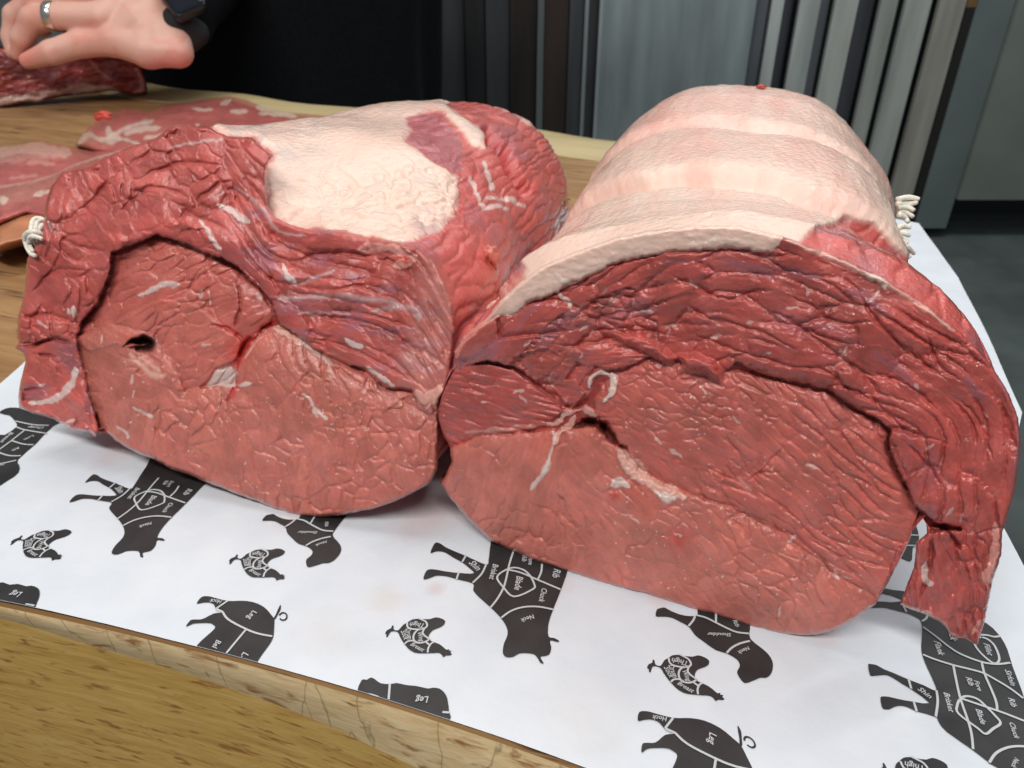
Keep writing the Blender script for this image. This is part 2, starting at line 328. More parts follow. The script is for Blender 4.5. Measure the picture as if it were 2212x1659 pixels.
def pz(x, y): return .012+.0035*vn(x*3.1, y*3.1, 5)+.0015*vn(x*9, y*9, 6)
def area2(P): P = np.array(P); Q = np.roll(P, -1, 0); return float((P[:, 0]*Q[:, 1]-Q[:, 0]*P[:, 1]).sum())
def tess(P, step, lift, keep=None):
    """triangulate a polygon with interior points so that it follows the paper's waves"""
    A = np.array(P); ring = []
    for i in range(len(A)):
        a, b = A[i-1], A[i]; m = max(1, int(np.hypot(*(b-a))/step))
        for k in range(m): ring.append(tuple(a+(b-a)*k/m))
    x0, y0 = A.min(0); x1, y1 = A.max(0)
    gx, gy = np.meshgrid(np.arange(x0, x1, step), np.arange(y0, y1, step)); q = sd(gx, gy, ring)
    pts = [Vector(p) for p in ring]+[Vector((a, b)) for a, b in zip(gx[q > step*.5], gy[q > step*.5])]
    m = len(ring)
    if area2(ring) < 0: ring = ring[::-1]; pts = [Vector(p) for p in ring]+pts[m:]
    fcs = [list(range(m))]
    if keep is not None:
        b0 = len(pts); pts += [Vector(p) for p in keep]; fcs.append(list(range(b0, len(pts))))
        r = geometry.delaunay_2d_cdt(pts, [], fcs, 0, 1e-6)
        r = list(r); r[2] = [f for f, o in zip(r[2], r[5]) if 0 in o and 1 in o]
    else: r = geometry.delaunay_2d_cdt(pts, [], fcs, 1, 1e-6)
    V = [(v.x, v.y, float(pz(v.x, v.y))+lift) for v in r[0]]
    return V, [tuple(f) for f in r[2]]
FR = [tuple(p[:2]) for p in FEg[1:-1]]
class Sheet:
    def __init__(s, ring, lift=0.): s.ring = ring; s.V = []; s.F = []; s.M = []; s.lift = lift
    def add(s, P, lift, mi, step=.03):
        if len(P) < 3: return
        try: v, f = tess(P, step, lift+s.lift, near_ring if mi else None)
        except Exception: return
        k = len(s.V); s.V += v; s.F += [tuple(i+k for i in q) for q in f]; s.M += [mi]*len(f)
    def build(s, name, label):
        me = D.meshes.new(name); me.from_pydata([tuple(np.array(p)*S) for p in s.V], [], s.F)
        me.polygons.foreach_set('material_index', s.M); me.polygons.foreach_set('use_smooth', [True]*len(s.M)); me.update()
        import bmesh
        bm = bmesh.new(); bm.from_mesh(me)
        for f in bm.faces:
            f.normal_update()
            if f.normal.z < 0: f.normal_flip()
        bm.to_mesh(me); bm.free()
        o = link(name, me, [M_PAPER, M_INK, M_LINE]); return tag(o, label, 'paper', 'printed paper sheets')
near_ring = FR+[(.735, .47), (.905, .977), (.925, 1.08), (1.01, 1.55), (.9, 1.75), (-1.255, 1.9), (-1.262, 1.55), (-1.30, 1.06)]
class Print:
    def __init__(s, sheet, mp=None): s.s = sheet; s.mp = mp
    def g(s, L):
        P = np.array([gz(u, v)[:2] for u, v in L]); return s.mp(P) if s.mp else P
    def poly(s, L, sm_=3):
        L = smooth(L, True, sm_) if sm_ > 1 else L
        P = [tuple(p) for p in s.g(L)]
        s.s.add(P, .0016, 1)
    def line(s, L, w=.0034):
        P = np.array(smooth([tuple(p) for p in s.g(L)], False, 4)); T = np.gradient(P, axis=0); T /= np.linalg.norm(T, axis=1)[:, None]+1e-9
        N_ = np.c_[-T[:, 1], T[:, 0]]*w*.5
        if np.hypot(*(P[0]-P[-1])) < 1e-6: P = P[:-1]; N_ = N_[:-1]
        P2 = [tuple(p) for p in P+N_]+[tuple(p) for p in (P-N_)[::-1]]
        s.s.add(P2, .0030, 2)
    def text(s, body, a, b, h=1.0):
        A, B = s.g([a, b]); d = B-A; L = np.hypot(*d); d = d/L; up = np.array([-d[1], d[0]])
        cu = D.curves.new('lettering', 'FONT'); cu.body = body; cu.shear = .25; cu.offset = .012; cu.resolution_u = 2
        o = D.objects.new('lettering', cu); COL.objects.link(o); bpy.context.view_layer.update()
        me = D.meshes.new_from_object(o.evaluated_get(bpy.context.evaluated_depsgraph_get()))
        P = np.array([v.co[:2] for v in me.vertices]); fs = [tuple(p.vertices) for p in me.polygons]
        D.objects.remove(o); D.curves.remove(cu); D.meshes.remove(me)
        if not len(P): return
        W_ = P[:, 0].max()-P[:, 0].min(); k = L/W_
        Q = A+(P[:, :1]-P[:, 0].min())*k*d+P[:, 1:]*k*1.15*h*up
        ok = inside(Q[:, 0], Q[:, 1], near_ring)
        if not ok.any(): return
        z = pz(Q[:, 0], Q[:, 1])+.0034+s.s.lift; k0 = len(s.s.V)
        s.s.V += [(x, y, zz) for (x, y), zz in zip(Q, z)]
        for f in fs:
            if all(ok[i] for i in f): s.s.F.append(tuple(i+k0 for i in f)); s.s.M.append(2)
def simil(a, b, c, d):
    """ground map taking pixel anchors a,b onto c,d"""
    A, B, C_, E_ = [complex(*gz(*p)[:2]) for p in (a, b, c, d)]; m = (E_-C_)/(B-A)
    def f(P): q = (P[:, 0]+1j*P[:, 1]-A)*m+C_; return np.c_[q.real, q.imag]
    return f
near = Sheet(near_ring); near.add(near_ring, 0, 0, .05)
one = lambda z, p: z([p])[0]
def chicken(mp):
    p = Print(near, mp)
    p.poly(ch([(345, 1050), (360, 1010), (400, 990), (405, 957), (425, 967), (435, 1010), (490, 1025), (530, 965), (575, 938), (620, 910), (690, 905), (740, 915), (830, 925), (890, 910), (960, 930), (1010, 965), (1005, 1010), (960, 1040), (890, 1065), (860, 1110), (860, 1150), (880, 1185), (935, 1215), (1000, 1245), (1060, 1290), (1100, 1325), (1130, 1318), (1130, 1340), (1162, 1343), (1152, 1365), (1176, 1385), (1150, 1400), (1110, 1395), (1080, 1412), (1065, 1390), (1020, 1355), (950, 1350), (890, 1345), (780, 1335), (710, 1310), (650, 1265), (600, 1210), (560, 1160), (520, 1100), (490, 1050), (435, 1030), (400, 1040), (385, 1090), (365, 1095), (365, 1065)]), 2)
    for L in ([(575, 945), (590, 1000), (640, 1030), (720, 1045), (790, 1040), (815, 1010), (790, 960), (740, 930), (690, 905)], [(790, 1045), (720, 1052), (685, 1100), (690, 1160), (730, 1205), (790, 1217), (840, 1205), (870, 1187)], [(790, 1045), (780, 1090), (810, 1130), (850, 1160), (882, 1182)], [(600, 1210), (630, 1182), (690, 1180), (740, 1207)], [(890, 1345), (885, 1290), (905, 1240), (940, 1217)], [(840, 1210), (892, 1252)]): p.line(ch(L), .0030)
    for w_, a, b in (('Thigh', (782, 985), (612, 945)), ('Drum', (573, 1025), (628, 1165)), ('Stick', (522, 1050), (590, 1170)), ('Wing', (720, 1090), (775, 1210)), ('Breast', (665, 1235), (830, 1335))): p.text(w_, *ch([a, b]))
fa, cb = ch([(360, 1050), (1165, 1385)])
chicken(None)
for q in ((one(pd, (92, 695)), one(pd, (390, 800))), (one(pd, (1430, 815)), one(pd, (1760, 915))), (one(pe, (335, 860)), one(pe, (732, 990)))): chicken(simil(fa, cb, *q))
# a chicken cut by the bottom of the photograph
fb_, cb_ = gz(*one(pf, (1480, 1560)))[:2], None
def shift(a, c):
    A = gz(*a)[:2]; C_ = gz(*c)[:2]; return lambda P: P-A+C_
chicken(shift(one(ch, (620, 910)), one(c3, (610, 1602))))
def cowfront(mp):
    p = Print(near, mp)
    p.poly(pe([(605, 360), (630, 302), (660, 300), (700, 325), (760, 352), (825, 378), (945, 430), (962, 400), (970, 330), (982, 255), (1010, 100), (1200, 60), (1500, 250), (1450, 460), (1405, 590), (1358, 710), (1330, 800), (1330, 877), (1365, 888), (1395, 905), (1385, 913), (1340, 905), (1347, 950), (1335, 990), (1310, 1002), (1280, 1010), (1300, 1048), (1280, 1045), (1262, 1015), (1240, 993), (1200, 986), (1150, 988), (1110, 1010), (1070, 1010), (1050, 985), (1055, 930), (1078, 870), (1072, 820), (1035, 760), (975, 698), (900, 630), (868, 590), (865, 548), (770, 522), (700, 503), (640, 500), (600, 515), (562, 522), (580, 470), (620, 460), (700, 473), (780, 482), (870, 484), (840, 450), (800, 418), (740, 385), (690, 355), (640, 350)]), 3)
    for L in ([(825, 375), (800, 418)], [(780, 480), (765, 524)], [(948, 430), (920, 490), (865, 546)], [(1115, 352), (1090, 430), (1060, 560), (1020, 640), (975, 700)], [(1290, 430), (1285, 480), (1265, 525)], [(1070, 465), (1150, 480), (1270, 530), (1405, 587)], [(1070, 465), (1120, 452), (1180, 468), (1220, 505)], [(1070, 465), (1030, 490), (1015, 520), (1050, 570), (1118, 632), (1235, 585), (1243, 555), (1220, 505)], [(1040, 765), (1100, 722), (1180, 697), (1270, 695), (1360, 712)]): p.line(pe(L), .0034)
    for w_, a, b in (('Shin', (838, 425), (890, 475)), ('Brisket', (990, 430), (965, 525)), ('Blade', (1135, 505), (1120, 590)), ('Chuck', (1290, 580), (1270, 665)), ('Neck', (1235, 745), (1155, 775)), ('Rib', (1365, 460), (1352, 512)), ('Rib', (1170, 380), (1168, 415)), ('Fore', (1210, 385), (1205, 435))): p.text(w_, *pe([a, b]))
cowfront(None)
cowfront(simil(one(pe, (605, 360)), one(pe, (1395, 908)), one(pd, (535, 318)), one(pd, (1028, 685))))
def pig(mp):
    p = Print(near, mp)
    p.poly(pd([(1225, 1075), (1255, 1035), (1300, 1030), (1340, 1040), (1420, 1057), (1510, 1055), (1580, 1065), (1640, 1095), (1680, 1140), (1700, 1170), (1700, 1215), (1695, 1280), (1670, 1330), (1620, 1400), (1580, 1465), (1480, 1600), (1160, 1480), (1210, 1365), (1250, 1310), (1335, 1230), (1325, 1205), (1300, 1195), (1250, 1195), (1200, 1200), (1160, 1217), (1185, 1180), (1210, 1173), (1260, 1170), (1330, 1135), (1383, 1128), (1345, 1110), (1330, 1080), (1300, 1068), (1260, 1070)]), 3)
    p.poly(pd([(1695, 1165), (1710, 1140), (1722, 1110), (1738, 1078), (1740, 1105), (1722, 1140), (1712, 1160), (1702, 1172)]), 2)
    R = [(1755+28*math.cos(q), 1152+28*math.sin(q)) for q in np.linspace(-2.9, 2.6, 16)]; R2 = [(1755+19*math.cos(q), 1152+19*math.sin(q)) for q in np.linspace(2.6, -2.9, 16)]
    p.poly(pd([(1705, 1140)]+R+R2), 1)
    for L in ([(1415, 1060), (1345, 1108)], [(1385, 1128), (1420, 1175), (1520, 1230), (1600, 1262), (1690, 1280)], [(1530, 1235), (1395, 1405)], [(1345, 1109), (1385, 1128)]): p.line(pd(L), .0034)
    for w_, a, b in (('Hock', (1385, 1058), (1312, 1050)), ('Leg', (1568, 1118), (1530, 1170)), ('Belly', (1350, 1305), (1300, 1380)), ('Loin', (1515, 1380), (1460, 1455))): p.text(w_, *pd([a, b]))
pig(None); pig(simil(one(pd, (1225, 1075)), one(pd, (1785, 1150)), one(ch, (245, 1635)), one(pf, (655, 1430))))
def sheep(mp):
    p = Print(near, mp)
    p.poly(ch([(440, 490), (450, 420), (480, 405), (530, 395), (570, 415), (620, 440), (700, 470), (780, 485), (850, 485), (888, 470), (885, 400), (870, 200), (1450, 250), (1455, 560), (1445, 700), (1490, 765), (1560, 820), (1640, 890), (1690, 970), (1695, 1050), (1670, 1120), (1620, 1155), (1560, 1155), (1500, 1180), (1410, 1213), (1370, 1195), (1330, 1140), (1312, 1090), (1340, 1030), (1330, 980), (1290, 940), (1200, 890), (1080, 850), (950, 760), (860, 690), (790, 600), (700, 550), (620, 510), (560, 497), (500, 495)]), 3)
    for L in ([(860, 490), (840, 540), (790, 600)], [(870, 480), (980, 510), (1080, 560), (1200, 620), (1310, 665), (1440, 680)], [(1085, 440), (1085, 555)], [(1450, 760), (1350, 785), (1260, 830), (1200, 890)]): p.line(ch(L), .0034)
    for w_, a, b in (('Shoulder', (1245, 680), (985, 670)), ('Neck', (1425, 820), (1310, 880)), ('Rib', (1262, 540), (1300, 612))): p.text(w_, *ch([a, b]), .8)
sheep(None); sheep(simil(*ch([(440, 490), (1410, 1213)]), one(pd, (1625, 558)), one(pd, (1915, 845))))
p = Print(near)
p.poly([(2, 903), (18, 893), (38, 891), (75, 895), (170, 900), (118, 930), (82, 968), (43, 1003), (46, 1015), (44, 1031), (21, 1048), (-10, 1056), (-20, 960), (15, 950), (37, 935), (41, 928), (37, 921), (25, 908)], 2)
for L in ([(150, 1250), (300, 1280), (440, 1285)], [(160, 1300), (230, 1325), (420, 1355)], [(230, 1330), (120, 1420), (0, 1510)], [(120, 1420), (220, 1450), (310, 1455)], [(0, 1520), (100, 1550), (200, 1550)], [(0, 1625), (160, 1590)]): p.line(zd(L), .0034)
for w_, a, b in (('Chump', (400, 1300), (270, 1295)), ('Loin', (305, 1370), (220, 1410)), ('Rib', (180, 1475), (118, 1505)), ('Breast', (110, 1350), (15, 1440)), ('Neck', (60, 1620), (-30, 1640))): p.text(w_, *zd([a, b]), .8)
p.poly(pd([(-20, 960), (0, 955), (40, 950), (80, 965), (130, 960), (180, 975), (215, 972), (250, 985), (265, 1010), (260, 1050), (240, 1100), (230, 1150), (0, 1120)]), 2); p.line(pd([(180, 1091), (235, 1101)])); p.text('Leg', *pd([(165, 1018), (95, 1012)]))
p.poly(pe([(155, 1230), (185, 1155), (215, 1155), (240, 1140), (265, 1150), (300, 1175), (360, 1180), (400, 1173), (460, 1185), (520, 1190), (590, 1205), (620, 1200), (660, 1205), (690, 1230), (710, 1270), (720, 1350), (725, 1400), (600, 1420), (330, 1330), (322, 1285), (280, 1250), (210, 1235), (170, 1260)]), 2)
p.line(pe([(358, 1180), (350, 1285)])); p.line(pe([(680, 1355), (722, 1358)])); p.text('Leg', *pe([(595, 1258), (512, 1265)]))
p.poly(pf([(1560, 160), (1590, 210), (1595, 280), (1560, 310), (1555, 380), (1530, 387), (1480, 360), (1440, 330), (1480, 200)]), 2); p.line(pf([(1500, 235), (1600, 240)])); p.line(pf([(1500, 300), (1590, 300)]))
p.poly(pf([(1300, 650), (1350, 620), (1430, 625), (1495, 618), (1475, 600), (1420, 580), (1360, 565), (1335, 535), (1450, 555), (1500, 560), (1600, 590), (1700, 640), (1850, 690), (1980, 745), (2040, 800), (2070, 840), (2100, 900), (2130, 1000), (2180, 1130), (2212, 1220), (2300, 1400), (2320, 1700), (2020, 1560)])
       + c3([(1530, 1650), (1350, 1510), (1080, 1320), (1000, 1230), (970, 1165), (955, 1160), (850, 1125), (750, 1100), (650, 1055), (570, 1042), (510, 1055), (460, 1080), (390, 1075), (370, 1020), (362, 960), (380, 942), (450, 945), (560, 970), (700, 995), (890, 1012), (700, 870), (600, 810), (500, 745), (430, 715), (370, 715), (300, 722), (250, 715), (230, 600), (260, 595), (320, 605), (400, 650), (500, 690), (660, 760), (830, 825), (960, 885), (940, 800), (870, 650), (815, 510), (800, 400), (810, 250), (805, 140), (750, 90), (650, 45)])+pf([(1480, 675), (1400, 655), (1340, 655)]), 2)
for L in ([(660, 760), (690, 865)], [(715, 995), (750, 1105)], [(960, 880), (975, 1000), (955, 1160)], [(815, 200), (950, 300), (1100, 420), (1230, 500), (1440, 580), (1600, 605), (1750, 590)], [(815, 500), (950, 555), (1140, 615), (1300, 655), (1460, 700), (1600, 775), (1750, 865), (1890, 970)], [(1140, 615), (1165, 750), (1215, 960), (1300, 1200), (1340, 1350), (1355, 1510)], [(1445, 585), (1475, 710), (1560, 900), (1605, 1020), (1612, 1100)], [(1215, 965), (1500, 1060), (1700, 1130), (1936, 1225)], [(1215, 965), (1290, 945), (1400, 975), (1500, 1060), (1580, 1140), (1650, 1230), (1570, 1290), (1490, 1345), (1400, 1280), (1200, 1130), (1182, 1050), (1215, 965)], [(1530, 1655), (1600, 1555), (1720, 1495), (1850, 1480), (1990, 1495)], [(1440, 310), (1385, 330), (1375, 400), (1450, 500), (1560, 590), (1620, 585), (1630, 520), (1580, 400), (1510, 335), (1440, 310)], [(1400, 285), (1500, 290), (1580, 308), (1645, 300)], [(640, 40), (600, -40)], [(870, 60), (850, 110), (805, 140)]): p.line(c3(L), .0034)
for w_, a, b in (('Shin', (755, 875), (890, 975)), ('Brisket', (1035, 905), (1095, 1110)), ('Flank', (930, 355), (985, 510)), ('Fillet', (1462, 380), (1510, 510)), ('Sirloin', (1690, 665), (1755, 835)), ('Rib', (1270, 745), (1310, 835)), ('Fore', (1360, 780), (1405, 890)), ('Rib', (1725, 965), (1765, 1060)), ('Blade', (1380, 1080), (1440, 1240)), ('Chuck', (1740, 1225), (1800, 1400)), ('Neck', (1800, 1600), (1760, 1700)), ('Thick', (1065, 180), (1115, 350))): p.text(w_, *c3([a, b]), .9)
near.build('printed_paper_sheet', 'white butcher paper printed with animal cut charts, under the front of both joints')
far = Sheet(None, -.006)
fr = [(-.2, 1.60), (1.14, 1.42), (1.195, 1.50), (1.29, 1.80), (1.43, 2.28), (1.53, 2.78), (1.44, 2.85), (.3, 2.9), (-.3, 2.6)]
far.add(fr, 0, 0, .06); far.build('printed_paper_sheet', 'plain strip of white paper showing behind the right joint at the block edge')
#MEAT
# ------------------------------------------------------------ meat
LIGHT = np.array([.53, .145, .108]); MID = np.array([.49, .090, .074]); DARK = np.array([.28, .038, .032]); PURP = np.array([.32, .13, .17])
FAT = np.array([.80, .56, .46]); CREAM = np.array([.78, .62, .51]); BLOOD = np.array([.42, .012, .010]); GRIS = np.array([.74, .62, .56]); PINK = np.array([.72, .33, .27])
class Face:
    """a relief traced on the photograph; t0 gives its distance, heights are added towards the eye"""
    def __init__(s, outline, tf, g=1.7, warp=3., seed=1, edge=9., edep=9.):
        s.out = outline; o = np.array(outline); pad = 8
        s.u = np.arange(o[:, 0].min()-pad, o[:, 0].max()+pad, g); s.v = np.arange(o[:, 1].min()-pad, o[:, 1].max()+pad, g); s.g = g
        s.U, s.V = np.meshgrid(s.u, s.v); s.seed = seed; U, V = s.U, s.V
        s.Wx = U+warp*(fb(U/34, V/34, 3, seed)+.5*fb(U/9, V/9, 2, seed+5)); s.Wy = V+warp*(fb(U/34, V/34, 3, seed+9)+.5*fb(U/9, V/9, 2, seed+7))
        s.sd = sd(U+.5*(s.Wx-U), V+.5*(s.Wy-V), outline); s.h = np.zeros(U.shape); s.c = np.zeros(U.shape+(3,)); s.c[:] = MID
        s.fat = np.zeros(U.shape); s.lab = np.zeros(U.shape, int); s.gr = np.stack([U, V], -1); s.tf = tf; s.edge = edge; s.edep = edep
    def region(s, poly, col, level=0., bulge=8., R=40., lab=0, ext=0.):
        q = sd(s.Wx, s.Wy, poly)+ext; m = q > 0
        hh = level+bulge*np.sqrt(np.clip(1-(1-np.clip(q/R, 0, 1))**2, 0, 1))
        s.h = np.where(m, hh, s.h); s.c[m] = col; s.lab[m] = lab; return m
    def tex(s, m, a, b, la, lb, crease=3., cw=.10, lump=2., tilt=2., seed=0, fib=.8, white=.0, var=.12):
        U, V = s.U, s.V; crease *= 1.5; lump *= 1.7; tilt *= 1.8; cw *= 1.25
        if np.ndim(a) == 0: a_ = U*math.cos(a)-V*math.sin(a); b = U*math.sin(a)+V*math.cos(a); a = a_
        wa = a+la*.5*fb(U/(la*1.6), V/(la*1.6), 2, seed+31)+la*.05*fb(U/9, V/9, 2, seed+33); wb = b+lb*.75*fb(U/(la*1.5), V/(la*1.5), 2, seed+37)+lb*.07*fb(U/9, V/9, 2, seed+34)
        e, i, dx, dy = cells(wa/la, wb/lb, seed); gate = 1.25*ss(-.55, .6, fb(U/70, V/70, 2, seed+3)+.5*(np.modf(i*53.1)[0]-.5))+.12
        e2, i2, dx2, dy2 = cells(wa/la*2.3+7, wb/lb*1.7+3, seed+50)
        r = np.modf(i*37.7)[0]-.5; r2 = np.modf(i*91.3)[0]-.5
        ep = e*lb*.75; ep2 = e2*lb*.45; cq = cw/.125
        hh = -crease*gate*(.95*np.exp(-(ep/(2.6*cq))**2)+.65*np.exp(-ep/(7.*cq)))-crease*.16*gate*np.exp(-(ep2/2.2)**2)+.75*lump*(i-.5)*ss(0, .4, e)+.75*tilt*(dx*r+dy*r2)*2*ss(0, .35, e)+lump*.06*(i2-.5)*ss(0, .3, e2)
        hh += .5*fib*fb(a/45, b/4.5, 3, seed+11)+2.2*fb(U/90, V/90, 2, seed+13)*lump*.6
        s.h = np.where(m, s.h+hh, s.h)
        s.gr[m] = np.stack([a, b], -1)[m]
        vv = 1+var*.6*(i-.5)*2+var*.6*(i2-.5)+.11*fb(U/50, V/50, 3, seed+61); s.c[m] = (s.c*vv[..., None])[m]
        tn = (.5*ss(-.1, .7, fb(U/80, V/60, 3, seed+71)))[..., None]; tb = (.4*ss(.0, .7, fb(U/70, V/70, 3, seed+73)))[..., None]; s.c = np.where(m[..., None], (s.c*(1-tn)+s.c*np.array([.78, .92, .85])*tn)*(1-tb)+(s.c*1.0+np.array([.05, .045, .045]))*tb, s.c)
        if white:
            wt = white*gate*np.exp(-(e/.05)**2)*ss(.1, .5, vn(U/18, V/18, seed+19)); wt = np.where(m, wt, 0)[..., None]
            s.c = s.c*(1-wt)+GRIS*wt
    def win(s, pts, pad):
        p = np.array(pts); g = s.g
        i0 = max(0, int((p[:, 1].min()-pad-s.v[0])/g)); i1 = max(i0+1, int((p[:, 1].max()+pad-s.v[0])/g)+1)
        j0 = max(0, int((p[:, 0].min()-pad-s.u[0])/g)); j1 = max(j0+1, int((p[:, 0].max()+pad-s.u[0])/g)+1)
        return slice(i0, i1), slice(j0, j1)
    def carve(s, pts, wd, dep, col=None, ca=.6, cwid=None):  # col tints the groove; dark tints put its shade into the colour
        w = s.win(pts, wd*4); U, V = s.Wx[w], s.Wy[w]; d, a, L = dline(U, V, smooth(pts, False, 3))
        tp = np.clip(np.minimum(a, L-a)/(wd*2.5+L*.12), 0.15, 1); wv = wd*(.75+.5*vn(a/15, a*0, 3))*tp
        s.h[w] -= dep*tp*np.exp(-(d/wv)**2)
        if col is not None:
            k = (ca*np.exp(-(d/((cwid or wd)*tp))**2))[..., None]; s.c[w] = s.c[w]*(1-k)+col*k
    def stroke(s, pts, wd, hgt, col=GRIS, fat=1., seed=3, lab=None, sharp=.8, lumpy=.3):
        w = s.win(pts, wd*2.5+4); U, V = s.Wx[w], s.Wy[w]; d, a, L = dline(U, V, smooth(pts, False, 3) if len(pts) > 2 else pts)
        e = np.clip(np.minimum(a, L-a)/(wd*1.2+.1), 0, 1); wv = wd*(.45+.55*np.sqrt(e))*(1+.45*fb(a/(wd*2.5)+seed, d*0+seed, 2, seed)+.25*fb(U/7, V/7, 2, seed))
        if lab == 7: s.ng = getattr(s, 'ng', 19)+1; lab = s.ng
        q = 1-d/wv; k = ss(0, 1-sharp+.15, q); s.h[w] += k*hgt*.5*(1+lumpy*fb(U/6, V/6, 2, seed+1))
        kk = k[..., None]*.72; s.c[w] = s.c[w]*(1-kk)+np.asarray(col)*(1+.08*fb(U/8, V/8, 2, seed+4))[..., None]*kk; s.fat[w] = np.maximum(s.fat[w], k*fat)
        if lab is not None: s.lab[w] = np.where(k > .5, lab, s.lab[w])
    def flecks(s, lst, col=GRIS*.66+MID*.34):
        for i, (x, y, l, ang, wd) in enumerate(lst):
            c, n = math.cos(math.radians(ang)), math.sin(math.radians(ang)); s.stroke([(x-l/2*c, y+l/2*n), (x+l/2*c, y-l/2*n)], wd*.75, .8, col, seed=i)
    def tintmix(s, k, col): s.c = s.c*(1-k[..., None])+np.asarray(col)*k[..., None]
    def build(s, parent, names, mats, solid=0, cull=None):
        q = s.sd; h = blur(s.h, 1)
        rim = np.clip(1-q/s.edge, 0, 1); rk = 1-np.sqrt(np.clip(1-rim**2, 0, 1)); h = h*(1-rk)-s.edep*.5*rk
        keep = q > -s.g*1.05
        # snap the outermost vertices to the outline
        gy, gx = np.gradient(q, s.g); gl = np.hypot(gx, gy)+1e-6; mv = np.where(keep & (q < 0), -q, 0)
        U = s.U+gx/gl*mv; V = s.V+gy/gl*mv
        t = s.tf(U, V); P = unproj(U, V, t*(1-h/F))
        f = keep[:-1, :-1] & keep[1:, :-1] & keep[:-1, 1:] & keep[1:, 1:]
        idx = np.arange(U.size).reshape(U.shape); a, b, c, d = idx[1:, :-1][f], idx[1:, 1:][f], idx[:-1, 1:][f], idx[:-1, :-1][f]
        Fq = np.c_[a, b, c, d]; lf = s.lab[:-1, :-1][f]; P = P.reshape(-1, 3); C_ = s.c.reshape(-1, 3); G_ = np.c_[s.gr.reshape(-1, 2), np.zeros(U.size)]; FT = s.fat.ravel()
        obs = []
        for L_ in sorted(set(np.unique(lf))):
            nm = names.get(L_, 'gristle')
            fq = Fq[lf == L_]
            if not len(fq): continue
            u, inv = np.unique(fq, return_inverse=True); obs.append(mesh(nm, P[u], inv.reshape(-1, 4), mats.get(L_, M_FAT if L_ >= 20 else M_LEAN), parent, C_[u], G_[u], FT[u]))
        if solid:
            P2 = unproj(U, V, t*(1+(solid*np.sqrt(np.clip(q/30, 0, 1)))/F)).reshape(-1, 3); nm = names[0]
            bd_ = Fq[:, ::-1]; u, inv = np.unique(bd_, return_inverse=True); mesh('underside', P2[u], inv.reshape(-1, 4), mats.get(0, M_LEAN), parent, C_[u], G_[u], FT[u])
        return obs
def hit(p0, nrm):
    p0 = np.array(p0, float); nrm = np.array(nrm, float); k = nrm@(p0-np.array([0, 0, 1.]))
    return lambda U, V: k/(ray(U, V)@nrm)

